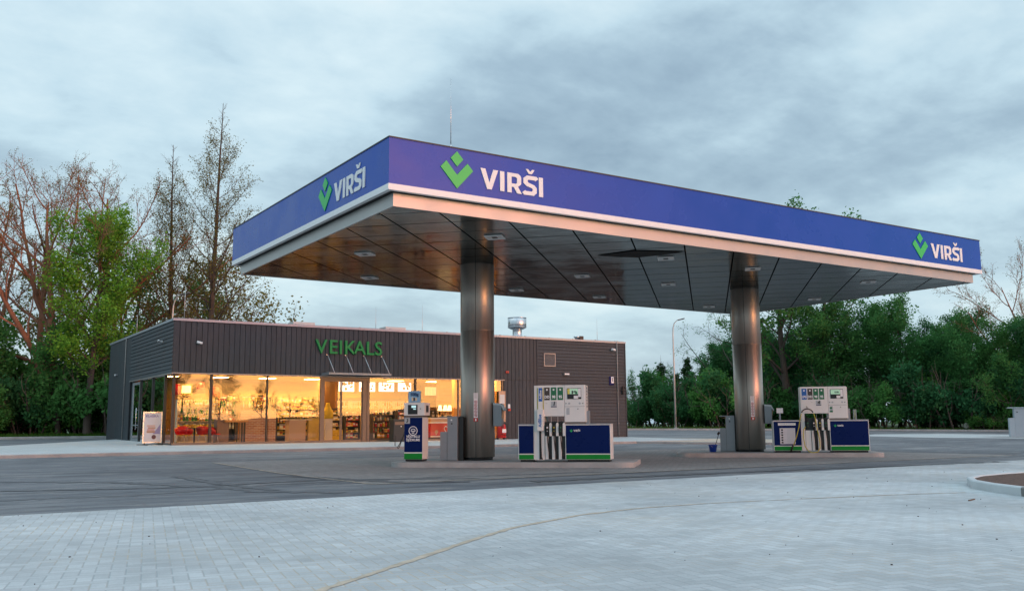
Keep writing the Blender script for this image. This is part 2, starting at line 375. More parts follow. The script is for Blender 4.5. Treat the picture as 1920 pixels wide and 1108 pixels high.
# planting bed lower right
bedp = [(15.1, 8.2), (15.65, 9.05), (16.22, 9.7), (16.97, 10.22), (17.75, 10.5), (18.8, 10.62), (21, 10.6), (30, 10.4)]
kerb('bed_kerb', bedp, .13, .15, M_kerbl)
kerb('bed_kerb', [(15.1, 8.2), (14.68, 7.45), (13.9, 6.2), (12, 3)], .13, .15, M_kerbd)
sheet('bed_soil', [(x+.05, y-.04) for x, y in bedp]+[(30, 2), (12.1, 2.9), (14.0, 6.2), (14.7, 7.5)], .13, M_soil)
rng = random.Random(4); b = MB()
for i in range(2600):
    x = rng.uniform(14.6, 24); y = rng.uniform(5.5, 10.7)
    if y > 8.2+(x-15.35)*1.0 or (y > 10.35) or y < 8.25-(15.0-x)*2: continue
    a = rng.uniform(0, 6.3); l = rng.uniform(.015, .045); z = .13+rng.uniform(0, .015)
    dx_, dy_ = math.cos(a)*l, math.sin(a)*l
    b.poly([(x-dx_, y-dy_, z), (x+dy_*.35, y-dx_*.35, z+.012), (x+dx_, y+dy_, z+rng.uniform(0, .02)), (x-dy_*.35, y+dx_*.35, z)])
tag(b.build('mulch', mat('bark chips', (.14, .075, .055), .9, var=.6, vscale=8)), 'reddish brown bark chips covering the kerbed bed at lower right', 'mulch', kind='stuff')
# grit lying on the paving
b = MB(); rng = random.Random(8)
for i in range(170):
    x, y = rng.uniform(-6, 24), rng.uniform(4.5, 15)
    r = rng.choice([.004, .005, .006, .009]); k = rng.uniform(0, 3)
    b.box(x-r, x+r, y-r*.7, y+r*.7, .004, .004+r, rot=Matrix.Rotation(k, 4, 'Z'))
tag(b.build('grit', mat('grit', (.06, .05, .045), .9)), 'dark crumbs of grit scattered over the pale paving', 'grit', kind='stuff')
p = atG(1822, 938); b = MB(); b.box(-.16, .16, -.012, .012, .004, .02, rot=Matrix.Rotation(.3, 4, 'Z'))
b.tube([(.02, 0, .012), (.09, .05, .02)], [.006, .002], 5)
tag(b.build('twig', mat('dead wood', (.16, .10, .06), .9), loc=(p.x, p.y, 0)), 'short brown stick lying on the paving near the kerbed bed', 'stick')

# ------------------------------------------------------------------ lettering helpers
def curve_mesh(name, splines, m, depth=.004, parent=None):
    """flat filled outlines (list of closed 2-D loops, holes allowed) -> mesh in local XZ plane facing -Y"""
    cu = bpy.data.curves.new(name, 'CURVE'); cu.dimensions = '2D'; cu.fill_mode = 'BOTH'; cu.extrude = depth/2
    for pts in splines:
        s_ = cu.splines.new('POLY'); s_.points.add(len(pts)-1); s_.use_cyclic_u = True
        for q_, p_ in zip(s_.points, pts): q_.co = (p_[0], p_[1], 0, 1)
    return _tomesh(name, cu, m, parent)
def _tomesh(name, cu, m, parent):
    tmp = bpy.data.objects.new('t', cu); COL.objects.link(tmp)
    dg = bpy.context.evaluated_depsgraph_get(); dg.update()
    me = bpy.data.meshes.new_from_object(tmp.evaluated_get(dg)); bpy.data.objects.remove(tmp); bpy.data.curves.remove(cu)
    me.name = name; me.materials.clear(); me.materials.append(m)
    me.transform(Matrix.Rotation(R(90), 4, 'X'))
    o = bpy.data.objects.new(name, me); COL.objects.link(o)
    if parent: o.parent = parent
    return o
def text(name, s, size, m, loc=(0, 0, 0), parent=None, bold=0., depth=.004, align='CENTER', sx=1., rz=0., shear=0., rx=0.):
    cu = bpy.data.curves.new(name, 'FONT'); cu.body = s; cu.size = size; cu.align_x = align; cu.align_y = 'CENTER'
    cu.extrude = depth/2; cu.offset = bold; cu.shear = shear; cu.resolution_u = 3
    o = _tomesh(name, cu, m, parent); o.location = loc; o.scale = (sx, 1, 1); o.rotation_euler = (0, 0, rz); return o
def thick(path, w):
    """outline of a mitred stroke"""
    P = [Vector(p) for p in path]; L = []; Rr = []
    for i, p in enumerate(P):
        d0 = (p-P[i-1]).normalized() if i else None; d1 = (P[i+1]-p).normalized() if i < len(P)-1 else None
        d0 = d0 or d1; d1 = d1 or d0
        n0 = Vector((-d0.y, d0.x)); n1 = Vector((-d1.y, d1.x)); n = (n0+n1).normalized(); k = w/2/max(.35, n.dot(n0))
        L.append(p+n*k); Rr.append(p-n*k)
    return [tuple(v) for v in L]+[tuple(v) for v in Rr[::-1]]
def wordmark(h):
    """five capitals, height h, from x=0; returns loops"""
    s = []; w = .2; x = 0
    def add(l, ox): s.append([((px+ox)*h, py*h) for px, py in l])
    add([(0, 1), (.22, 1), (.405, .33), (.59, 1), (.81, 1), (.51, 0), (.30, 0)], x); x += .90
    add([(0, 0), (.2, 0), (.2, 1), (0, 1)], x); x += .34
    add([(0, 0), (.2, 0), (.2, .30), (.30, .30), (.46, 0), (.69, 0), (.50, .34), (.64, .46), (.66, .52), (.66, .82), (.62, .92), (.52, 1), (0, 1)], x)
    add([(.2, .47), (.2, .82), (.40, .82), (.46, .77), (.46, .53), (.40, .47)], x); x += .76
    add(thick([(.66, .83), (.60, .90), (.22, .90), (.11, .80), (.11, .64), (.20, .55), (.48, .46), (.55, .38), (.55, .20), (.46, .10), (.08, .10), (.02, .17)], .2), x)
    add([(.13, 1.33), (.24, 1.33), (.34, 1.20), (.44, 1.33), (.55, 1.33), (.42, 1.10), (.26, 1.10)], x); x += .76
    add([(0, 0), (.2, 0), (.2, 1), (0, 1)], x)
    return s
def emblem(r):
    """square over a chevron, turned on its corner; height 2r"""
    k = r
    return [[(0, 1.0*k), (.38*k, .60*k), (0, .18*k), (-.38*k, .60*k)],
            [(-.64*k, .42*k), (-.98*k, .06*k), (0, -1.0*k), (.98*k, .06*k), (.64*k, .42*k), (0, -.27*k)]]

# ------------------------------------------------------------------ canopy
CX0, CX1, CY0, CY1 = 8.81, 32.24, 18.42, 30.10
ZT, ZB, ZW, ZI, ZS = 7.607, 6.546, 6.404, 6.392, 6.105
canopy = empty('petrol_station_canopy', ((CX0+CX1)/2, (CY0+CY1)/2, 0), 0, 'large blue fascia canopy on two round metal clad columns over the fuel pumps', 'canopy')
CO = canopy.location
def cpart(b, name, m): return b.build(name, m, canopy, loc=(-CO.x, -CO.y, 0))
M_fascia = mat('blue fascia sheet', (.001, .066, .40), .28, var=.05, vscale=.8, spec=.26)
for nm, a in (('front', (CX0, CX1, CY0, CY0+.06)), ('back', (CX0, CX1, CY1-.06, CY1)), ('left', (CX0, CX0+.06, CY0+.06, CY1-.06)), ('right', (CX1-.06, CX1, CY0+.06, CY1-.06))):
    b = MB(); b.box(*a, ZB, ZT); cpart(b, 'fascia_panel', M_fascia)
b = MB()
for a in ((CX0-.012, CX1+.012, CY0-.012, CY0+.1), (CX0-.012, CX1+.012, CY1-.1, CY1+.012), (CX0-.012, CX0+.1, CY0+.1, CY1-.1), (CX1-.1, CX1+.012, CY0+.1, CY1-.1)): b.box(*a, ZW, ZB)
cpart(b, 'white_trim', mat('white trim', (.80, .80, .80), .35, var=.03))
b = MB()
for a in ((CX0-.012, CX1+.012, CY0-.015, CY0+.05), (CX0-.012, CX1+.012, CY1-.05, CY1+.015), (CX0-.015, CX0+.05, CY0+.05, CY1-.05), (CX1-.05, CX1+.015, CY0+.05, CY1-.05)): b.box(*a, ZT, ZT+.03)
cpart(b, 'roof_trim', mat('dark trim', (.03, .03, .04), .5))
i = .217; X0, X1, Y0_, Y1_ = CX0+i, CX1-i, CY0+i, CY1-i
M_rim = mat('satin metal rim', (.43, .43, .42), .42, .55, var=.07, vscale=1.3)
b = MB()
for a in ((X0, X1, Y0_, Y0_+.05), (X0, X1, Y1_-.05, Y1_), (X0, X0+.05, Y0_+.05, Y1_-.05), (X1-.05, X1, Y0_+.05, Y1_-.05)): b.box(*a, ZS-.012, ZW-.004)
cpart(b, 'soffit_rim', M_rim)
b = MB(); b.box(CX0+.07, CX1-.07, CY0+.07, CY1-.07, ZT-.35, ZT-.25); b.box(CX0+.1, CX1-.1, CY0+.1, CY1-.1, ZW+.01, ZW+.06)
cpart(b, 'roof_deck', mat('roof deck', (.03, .03, .03), .8))
# soffit cassettes turned 45 degrees to the fascia
def soffit():
    bm = bmesh.new(); x0, x1, y0, y1 = X0+.05, X1-.05, Y0_+.05, Y1_-.05
    bm.faces.new([bm.verts.new(v) for v in ((x0, y0, 0), (x1, y0, 0), (x1, y1, 0), (x0, y1, 0))])
    s = math.sqrt(.5)
    k = -20.
    V0 = -.5
    for n in range(-20, 25):
        V = V0+1.373*n
        bmesh.ops.bisect_plane(bm, geom=bm.verts[:]+bm.edges[:]+bm.faces[:], plane_co=(V*s, -V*s, 0), plane_no=(s, -s, 0))
    for n in range(10, 55):
        U = 1.18*n+.3
        bmesh.ops.bisect_plane(bm, geom=bm.verts[:]+bm.edges[:]+bm.faces[:], plane_co=(U*s, U*s, 0), plane_no=(s, s, 0))
    out = bmesh.new(); rng = random.Random(5)
    for f in bm.faces:
        c = f.calc_center_median(); tx, ty = rng.gauss(0, .0016), rng.gauss(0, .0016)
        P = []
        n = len(f.verts); vs = [v.co.copy() for v in f.verts]
        # inset polygon: shift edges (wide joint along the V seams, thin across)
        for i_ in range(n):
            a, p, d = vs[i_-1], vs[i_], vs[(i_+1) % n]
            e0 = (p-a).normalized(); e1 = (d-p).normalized()
            def off(e): return .022 if abs(abs(e.x*s+e.y*s)-1) < .05 else .020
            n0 = Vector((-e0.y, e0.x, 0)); n1 = Vector((-e1.y, e1.x, 0))
            det = n0.x*n1.y-n0.y*n1.x
            if abs(det) < 1e-4: q = p+n0*off(e0)
            else:
                c0 = n0.dot(p)+off(e0); c1 = n1.dot(p)+off(e1)
                q = Vector(((c0*n1.y-c1*n0.y)/det, (n0.x*c1-n1.x*c0)/det, 0))
            P.append(q)
        if f.calc_area() < .02: continue
        # pillowed sheet: centre hangs a little lower than the edges
        ring = [out.verts.new((q.x, q.y, ZS+(q.x-c.x)*tx+(q.y-c.y)*ty)) for q in P]
        lip = [out.verts.new((q.x, q.y, ZS+.03)) for q in P]
        for i_ in range(n):
            j = (i_+1) % n
            out.faces.new((lip[i_], lip[j], ring[j], ring[i_]))
        out.faces.new(ring)
    bm.free(); b = MB(); b.b.free(); b.b = out
    return b
M_soff = mat('soffit metal', (.40, .40, .40), .15, 1.0, var=.08, vscale=.9)
M_soff.node_tree.nodes['Principled BSDF'].inputs['Specular Tint'].default_value = (.50, .52, .52, 1)
_t = NT(M_soff.node_tree); _g = _t.n('ShaderNodeNewGeometry', out=0); _t.L.new(_t.bump(_t.noise(_g, 1.6, 2, .5), .35, .012), _t.N['Principled BSDF'].inputs['Normal'])
cpart(soffit(), 'soffit_panels', M_soff)
# black lozenge plate painted for the shade in a gap between sprung panels
hp = [(-3.03, 26.95), (-1.92, 26.42), (-.5, 27.02), (-1.92, 27.55)]; s_ = math.sqrt(.5)
b = MB(); pts = [((U+V)*s_, (U-V)*s_) for V, U in hp]; b.prism(pts, ZS-.022, ZS-.012)
cpart(b, 'dark_gap_plate', mat('painted gap shade', (.003, .003, .003), .9))
# logos on the fascia
def logo(lx, tx, w, Z, plane):
    e = curve_mesh('emblem', emblem(.445), M_emblem, .02, canopy)
    t = curve_mesh('lettering', wordmark(.49), wtext, .02, canopy)
    t.scale = (w/(.49*2.96), 1, 1)
    if plane == 'Y':
        e.location = (lx-CO.x, CY0-.011-CO.y, Z); t.location = (tx-CO.x, CY0-.011-CO.y, Z-.345)
    else:
        e.location = (CX0-.011-CO.x, lx-CO.y, Z); e.rotation_euler = (0, 0, R(-90)); t.location = (CX0-.011-CO.x, tx-CO.y, Z-.345); t.rotation_euler = (0, 0, R(-90))
logo(10.55, 11.19, 1.81, 7.095, 'Y'); logo(28.61, 29.22, 1.84, 7.075, 'Y'); logo(22.14, 21.54, 1.86, 7.08, 'X')
# columns
M_col = mat('satin column cladding', (.48, .42, .365), .42, .9, var=.06, vscale=14, stretch=(1, 1, .04))
_t = NT(M_col.node_tree); _p = _t.N['Principled BSDF']; _p.inputs['Anisotropic'].default_value = .75; _p.inputs['Anisotropic Rotation'].default_value = .25
_tg = _t.N.new('ShaderNodeTangent'); _tg.direction_type = 'RADIAL'; _tg.axis = 'Z'; _t.L.new(_tg.outputs[0], _p.inputs['Tangent'])
C1, C2 = (14.80, 24.56), (26.17, 24.10)
for cx, cy in (C1, C2):
    b = MB(); r = .52; seg = 56; prof = []
    b.lathe([(r, .24), (r, 4.05)], (cx, cy, 0), seg); b.lathe([(r, 4.058), (r, ZS+.03)], (cx, cy, 0), seg)
    b.lathe([(r-.006, .25), (r-.006, ZS+.02)], (cx, cy, 0), seg)
    col = cpart(b, 'column', M_col)
    b = MB(); d = -R(180-146-3)  # seam a little left of centre
    ang = math.atan2(-cy, -cx)-R(6)
    for a in (ang, ang+2.1, ang+4.2):
        b.box(-.004, .004, -.007, .007, .24, ZS, rot=Matrix.Rotation(a, 4, 'Z'))
        bmesh.ops.translate(b.b, vec=(cx+r*math.cos(a), cy+r*math.sin(a), 0), verts=b.b.verts[-8:])
    o = b.build('seam', black, col)
    b = MB(); b.lathe([(r-.06, .14), (r-.06, .25)], (cx, cy, 0), 40); b.build('plinth', black, col)
b = MB(); x_, y_, z_ = 10.45, CY0+.1, ZT
b.tube([(x_, y_, z_), (x_, y_, z_+1.0), (x_, y_, z_+1.75)], [.012, .008, .005], 6); b.tube([(x_, y_, z_), (x_, y_, z_+.1)], .03, 8)
cpart(b, 'lightning_rod', galv)
# recessed lights
M_lens = mat('frosted lamp lens', (.62, .62, .60), .3)
M_lf = mat('lamp frame', (.75, .75, .74), .4)
pos = [(12.85, 20.42, 'nearest the blue corner over the first column'), (18.95, 20.5, 'in the front row just behind the dark gap in the ceiling'), (22.69, 20.5, 'in the front row before the second column'), (28.47, 20.42, 'in the front row at the far right end'),
       (10.94, 24.4, 'in the middle row near the left edge'), (18.83, 24.45, 'in the middle row right of the first column'), (22.64, 24.4, 'in the middle row beyond the dark gap'), (30.55, 24.44, 'in the middle row at the right edge'),
       (12.89, 28.35, 'in the back row at the left'), (18.73, 28.29, 'in the back row beside the first column'), (22.58, 28.25, 'in the back row right of the first column'), (28.54, 28.31, 'in the back row left of the second column')]
def canopy_light():
    t = empty('canopy_light', (0, 0, 0))
    b = MB(); h = .24; f = .035
    for a in ((-h, h, -h, -h+f), (-h, h, h-f, h), (-h, -h+f, -h+f, h-f), (h-f, h, -h+f, h-f)): b.box(*a, -.03, 0)
    b.build('frame', M_lf, t); b = MB(); b.box(-h+f, h-f, -h+f, h-f, -.018, 0); b.build('lens', M_lens, t)
    b = MB(); b.box(-.07, .07, -.10, .10, -.026, -.018, .006); b.build('lamp_module', black, t); return t
proto = canopy_light()
for k, (x, y, l) in enumerate(pos):
    o = proto if k == 0 else dup(proto)
    o.location = (x, y, ZS-.012); o.rotation_euler = (0, 0, R(-45))
    tag(o, 'flat square ceiling lamp '+l, 'ceiling lamp', 'square lamps set in the canopy ceiling')

# ------------------------------------------------------------------ pump islands
def island(cx, cy, v0, v1, u0, u1, label):
    s = math.sqrt(.5); c = .42; P = []
    for (V, U, a0) in ((v1-c, u1-c, 0), (v0+c, u1-c, 90), (v0+c, u0+c, 180), (v1-c, u0+c, 270)):
        for k in range(0, 91, 15):
            a = R(a0+k); P.append((V+c*math.cos(a), U+c*math.sin(a)))
    t = empty('pump_island', (cx, cy, 0), R(-45), label, 'island')
    b = MB(); b.prism(P, -.02, .142); b.build('kerb', M_kerb, t)
    Q = [(x*.98 if False else x-math.copysign(.12, x-(v0+v1)/2), y-math.copysign(.12, y-(u0+u1)/2)) for x, y in P]
    b = MB(); b.prism(Q, .10, .150); b.build('top_slab', mat('island slab', (.30, .30, .30), .85, var=.12, vscale=3), t)
    return t
island(*C1, -2.2, 4.85, -1.92, 1.1, 'low grey concrete island carrying the near column and pump 1')
island(*C2, -2.65, 4.35, -1.72, 1.1, 'low grey concrete island carrying the far column and pump 4')

# ------------------------------------------------------------------ fuel dispensers
def P_(z): return z*.00205
def dispenser(loc, scale, lpg, label):
    t = empty('fuel_dispenser', loc, R(-45), label, 'fuel pump', 'fuel pumps on the islands'); t.scale = (scale,)*3
    D = .72
    def Z(zy): return (1079-zy)*.00205
    # low cabinets left and right
    def low(name, x0, x1):
        b = MB(); b.box(x0+.05, x1-.05, .06, D-.05, 0, .07); b.build('base', black, t)
        b = MB(); b.box(x0, x1, .0, D, .065, 1.04, .004); o = b.build(name, white, t)
        b = MB(); b.box(x0-.006, x1+.006, -.01, D+.01, 1.04, 1.062, .004); b.build('lid', greysteel, o)
        for ya, yb in ((-.006, .002), (D-.002, D+.006)):
            b = MB(); b.box(x0+.02, x1-.02, ya, yb, .235, 1.015); b.build('blue_panel', navy, o)
            b = MB(); b.box(x0+.02, x1-.02, ya, yb, .075, .205); b.build('green_panel', green, o)
        return o
    xl = -.42 if not lpg else -.86
    low('side_cabinet', xl, .045)
    lr = low('main_cabinet', .925, 2.20 if not lpg else 2.14)
    # logo on right cabinet
    e = curve_mesh('emblem', emblem(.042), M_emblem, .004, lr); e.location = (1.10, -.008, .865)
    tx = curve_mesh('lettering', wordmark(.05), wtext, .004, lr); tx.location = (1.165, -.008, .842); tx.scale = (1.25, 1, 1)
    # head: left bay block with pillar
    b = MB(); b.box(.05, .92, .03, .62, .075, 1.12, .0); b.build('hose_bay', boot, t)
    b = MB(); b.box(.05, .915, .0, .64, 1.27, 2.14, .008); head = b.build('head', white, t)
    b = MB(); b.box(.922, 1.50, .0, .64, 1.105, 2.14, .008); h2 = b.build('display_head', white, t)
    b = MB(); b.box(.93, 1.49, .02, .62, 1.02, 1.108); b.build('neck', bronzeframe, t)
    b = MB(); b.box(.925, 1.498, -.002, .3, 1.534, 1.540); b.build('panel_gap', black, h2)
    # side strip with round stickers on the right end
    b = MB(); b.box(1.50, 1.535, .06, .42, 1.10, 2.12, .004); sd_ = b.build('side_rail', offwhite, h2)
    b = MB()
    for k in range(7): b.box(1.534, 1.538, .10, .26, 2.02-k*.085, 2.08-k*.085)
    b.build('sticker_strip', black, sd_)
    b = MB(); b.box(1.50, 1.60, .10, .35, .98, 1.42, .01); b.build('receipt_box', greysteel, t)
    # display
    b = MB(); b.box(1.00, 1.40, -.012, .01, 1.745, 2.05, .006); dsp = b.build('display', black, h2)
    m1 = mat('lcd green', (.35, .55, .42), .2, emit=(.45, .8, .5), estr=.25)
    b = MB(); b.box(1.012, 1.31, -.016, -.01, 1.885, 2.035); b.build('price_screen', m1, dsp)
    b = MB(); b.box(1.315, 1.39, -.016, -.01, 1.80, 2.035); b.box(1.19, 1.31, -.0162, -.01, 1.755, 1.84); b.build('painted_glare', wtext, dsp)  # white plates painted as glare on the display
    if not lpg:
        b = MB(); b.box(1.012, 1.075, -.020, -.015, 1.885, 2.035); b.build('painted_reflection', mat('yellow reflection paint', (.7, .6, .1), .4), dsp)  # yellow plate painted as a reflection in the display
        b = MB(); b.box(1.13, 1.17, -.020, -.015, 1.89, 1.98); b.build('advert', darklabel, dsp); b = MB(); b.box(1.23, 1.29, -.020, -.015, 1.89, 1.95); b.build('advert', glabel, dsp)
    text('screen_digits', '0.00' if lpg else '0.00', .075, black, (1.2, -.019, 1.95), dsp, .003)
    text('screen_digits', '1.24', .05, black, (1.12, -.019, 1.80), dsp, .003, sx=.8)
    for xx, zz in ((.965, 1.625), (1.44, 1.625), (1.30, 1.47)): b = MB(); b.lathe([(.014, -.014), (.014, .0)], (xx, 0, zz), 10, axis='Y'); b.build('button', black, h2)
    for xx in (1.055, 1.355): b = MB(); b.lathe([(.030, -.008), (.030, .0)], (xx, 0, 1.625), 14, axis='Y'); b.build('round_sticker', greylabel, h2)
    b = MB(); b.box(.975, 1.06, -.004, 0, 1.31, 1.50); b.build('sticker', greylabel, h2)
    if lpg:
        b = MB(); b.box(.96, 1.05, -.006, 0, 1.30, 1.36); b.lathe([(.04, -.006), (.04, 0)], (1.0, 0, 1.44), 14, axis='Y'); b.build('green_sticker', glabel, h2)
    # grade labels
    if lpg: labs = [(.10, 'LPG', bluelabel), (.285, 'DD', darklabel), (.465, '98', glabel), (.65, '95', glabel)]
    else: labs = [(.345, 'DD', darklabel), (.537, '98', glabel), (.728, '95', glabel)]
    for x, s, m in labs:
        b = MB(); b.box(x, x+.155, -.006, .002, 1.725, 2.08, .0); o = b.build('grade_label', m, head)
        text('grade_text', s, .105, wtext, (x+.078, -.008, 1.81), o, .005, sx=.9 if len(s) < 3 else .72)
        b = MB(); b.box(x+.055, x+.10, -.009, -.005, 1.99, 2.04); b.build('symbol', wtext, o)
    b = MB(); b.box(.537, .70, -.006, .002, 1.525, 1.685); b.box(.537, .70, -.008, .002, 1.525, 1.545, mi=1); o = b.build('number_plate', [greylabel, navy], head)
    text('pump_number', '4' if lpg else '1', .15, black, (.62, -.010, 1.62), o, .006, shear=.2)
    b = MB()
    for k in range(3): b.box(.36+.02*k, .365+.03*k, -.003, 0, 1.655-.012*k, 1.661-.012*k)
    b.build('small_print', darklabel, head)
    # nozzle bays, white dividers and lower skirts
    n = 4 if lpg else 3
    x_end = .915; pitch = .19; xs = [x_end-pitch*(n-k) for k in range(n)]
    if not lpg:
        # tall additive tower in the first bay
        b = MB(); b.box(.05, .335, .0, .64, .055, 1.272, .006); b.build('tower', white, t)
        b = MB(); b.box(.14, .165, -.012, .0, 1.40, 2.07); b.box(.30, .325, -.012, .0, 1.40, 2.07); b.build('hose_rail', brassy, t)
        b = MB(); b.box(.165, .30, -.02, .002, 1.30, 2.08, .006); b.build('hose_cover', white, t)
        b = MB(); b.box(.19, .29, -.024, -.018, 1.69, 2.07); o = b.build('additive_label', bluelabel, t)
        text('label_text', 'AdBlue', .085, wtext, (.24, -.028, 1.88), o, .002).rotation_euler = (0, R(-90), 0)
        b = MB(); b.box(.145, .325, -.12, .02, .86, 1.47, .02); o = b.build('nozzle_case', white, t)
        text('label_text', 'AdBlue', .12, bluelabel, (.235, -.124, 1.15), o, .003).rotation_euler = (0, R(-90), 0)
        b = MB(); b.box(.185, .245, -.004, .01, .07, .86); b.build('slot', black, t)
        b = MB(); b.tube([(.235, -.05, .87), (.235, -.05, .5), (.25, -.045, .12), (.27, .0, .08)], .016, 8); b.build('hose', rubber, t)
    else:
        b = MB(); b.box(.05, .155, .0, .64, .055, 1.272, .006); b.build('tower', white, t)
    for k, x in enumerate(xs):
        lp = lpg and k == 0
        # skirt below with slot
        b = MB(); b.box(x+.01, x+(.095 if not lp else .18), -.002, .3, .075, .72, .006)
        b.build('skirt', white, t)
        # white rounded divider on the right of the boot
        if not lp:
            b = MB(); Pd = []
            for a in range(0, 181, 20): Pd.append((.034*math.cos(R(a)), 1.035+.055*math.sin(R(a))))
            Pd += [(-.034, .72), (.034, .72)]
            vs = [(x+.175+px, -.05, pz) for px, pz in Pd]; vb = [(x+.175+px, .03, pz) for px, pz in Pd]
            A = [b.b.verts.new(v) for v in vs]; B_ = [b.b.verts.new(v) for v in vb]; nn = len(A)
            b.b.faces.new(A); b.b.faces.new(B_[::-1])
            for q in range(nn): b.b.faces.new((A[q], B_[q], B_[(q+1) % nn], A[(q+1) % nn]))
            b.build('divider', white, t)
            b = MB(); b.box(x+.186, x+.190, .0, .032, 1.09, 1.27); b.build('boot_edge', offwhite, t)
        # nozzle
        gx = x+.085
        b = MB()
        b.box(gx-.028, gx+.028, -.07, .01, .80, 1.03, .012)
        b.tube([(gx, -.02, 1.02), (gx+.004, .0, 1.09), (gx+.012, .02, 1.14)], [.017, .014, .012], 8)
        b.box(gx-.036, gx-.026, -.10, -.02, .84, .98, .003)
        nz = b.build('nozzle', black, t)
        b = MB(); b.lathe([(.024, -.078), (.024, -.06)], (gx, 0, .955), 12, axis='Y')
        b.lathe([(.014, -.078), (.014, -.06)], (gx, 0, .86), 10, axis='Y')
        b.build('grade_disc', [glabel, wtext, brassy, glabel][k] if lpg else [wtext, brassy, glabel][k], nz)
        b = MB(); b.tube([(gx+.004, .003, 1.07), (gx+.012, .018, 1.14)], [.012, .009], 8); b.build('spout', steel, nz)
        if not lp:
            b = MB(); b.tube([(gx, -.03, .81), (gx-.004, -.05, .65), (gx+.02, -.06, .40), (gx+.05, -.05, .18), (gx+.075, -.01, .11), (gx+.08, .05, .14), (gx+.075, .05, .6)], .014, 8)
            b.build('hose', rubber, t)
    if lpg:
        hx = .085
        b = MB(); b.tube([(.175, -.10, 1.17), (.175, -.06, 1.0)], [.018, .018], 8); b.build('hose', rubber, t)
        # hanger hook and the big looping yellow hose
        b = MB(); b.tube([(.235, .0, 1.50), (.235, -.13, 1.47), (.235, -.14, 1.40)], .010, 6)
        b.tube([(.235+.19*math.cos(R(a)), -.14, 1.23+.19*math.sin(R(a))) for a in range(20, 161, 14)], .018, 8); b.build('hose_hanger', black, t)
        b = MB(); b.tube([(.045, -.14, 1.27), (.0, -.15, 1.1), (-.06, -.15, .8), (-.14, -.14, .52), (-.22, -.12, .30), (-.255, -.10, .22)], .016, 8)
        b.tube([(.43, -.14, 1.27), (.47, -.15, 1.1), (.52, -.15, .75), (.575, -.15, .40), (.575, -.16, .15), (.50, -.18, .035), (.36, -.20, .0), (.22, -.19, .04), (.11, -.17, .2), (.075, -.15, .5), (.10, -.12, .75), (.17, -.06, .84)], .015, 8)
        b.build('looped_hose', brassy, t)
        b = MB(); b.tube([(-.255, -.10, .24), (-.31, -.09, .12), (-.34, -.05, .02)], [.024, .03, .02], 8); b.build('breakaway_coupling', rubber, t)
        # notice sheets
        b = MB(); b.box(-.70, -.14, -.014, -.006, .885, .965); o = b.build('notice_header', wtext, t)
        text('notice_text', 'DEGVIELAS UZPILDE', .05, greylabel, (-.42, -.017, .925), o)
        b = MB(); b.box(-.655, -.165, -.014, -.006, .28, .80); o = b.build('notice_sheet', mat('notice sheet', (.62, .62, .66), .5), t)
        b = MB()
        for k in range(6):
            z = .74-k*.082; b.box(-.61, -.55, -.018, -.013, z-.025, z+.025)
        b.build('pictogram', black, o)
        b = MB()
        for k in range(18):
            z = .76-k*.027; b.box(-.43, -.20, -.0165, -.013, z-.003, z+.003)
            if k % 3 == 0: b.box(-.53, -.46, -.0165, -.013, z-.003, z+.003)
        b.build('notice_lines', greylabel, o)
    else:
        pass
    return t
q = atG(1001.5, 864.2, .15)
cen = atG(1057.5, 865.8, .15); s_ = math.sqrt(.5)
d1 = dispenser((cen.x-.88*s_, cen.y+.88*s_, .15), 1.0, False, 'white fuel pump with blue side cabinets marked 1, on the near island')
cen = atG(1541, 848.2, .15)
d4 = dispenser((cen.x-.64*s_*1.06, cen.y+.64*s_*1.06, .15), 1.06, True, 'white fuel pump with looping yellow hose marked 4, on the far island')
def loc_on(d, x, y, z=0): return d.location+Matrix.Rotation(R(-45), 3, 'Z') @ (Vector((x, y, z))*d.scale[0])
# small sign post on the left cabinet of pump 4, gauge glass at its right
p = loc_on(d4, -.60, .35, 1.062)
t = empty('sign_post', p, R(-45), 'small white plate on a short post on top of pump 4\'s left cabinet', 'sign')
b = MB(); b.box(-.03, .03, -.02, .02, 0, .25); b.build('post', greysteel, t)
b = MB(); b.box(-.11, .11, -.035, -.02, .24, .42, .004); b.build('plate', wtext, t)
p = loc_on(d4, 1.78, .35, 1.062)
t = empty('level_gauge', p, R(-45), 'short glass level gauge standing on pump 4\'s right cabinet', 'gauge')
b = MB(); b.box(-.05, -.035, -.03, .03, 0, .33); b.box(.035, .05, -.03, .03, 0, .33); b.box(-.05, .05, -.03, .03, .33, .345); b.build('frame', steel, t)
b = MB(); b.lathe([(.022, .0), (.022, .33)], (0, 0, 0), 10); b.build('tube', mat('gauge tube', (.45, .5, .35), .2), t)

# ------------------------------------------------------------------ washer fluid dispenser (pump 3)
p = atG(775, 864.2, .15)
t = empty('washer_fluid_dispenser', p, R(-45), 'blue and white washer fluid pump marked 3 with a card terminal on top', 'dispenser')
h = .285
b = MB(); b.box(-h+.03, h-.03, .04, .50, 0, .06); b.build('base', black, t)
b = MB(); b.box(-h, h, 0, .55, .055, 1.27, .006); body = b.build('body', white, t)
b = MB(); b.box(-h+.005, h-.015, -.008, .001, .26, 1.265); b.build('blue_panel', navy, body)
b = MB(); b.box(-h+.005, h-.015, -.008, .001, .06, .225); b.build('green_panel', green, body)
b = MB(); b.box(-h+.01, -h+.175, -.014, -.007, 1.09, 1.255); o = b.build('number_plate', greylabel, body)
text('pump_number', '3', .14, black, (-h+.09, -.018, 1.17), o, .005, shear=.2)
b = MB()
ring = [(.135*math.cos(R(a)), .135*math.sin(R(a))) for a in range(0, 360, 12)]; ri = [(.115*math.cos(R(a)), .115*math.sin(R(a))) for a in range(0, 360, 12)]
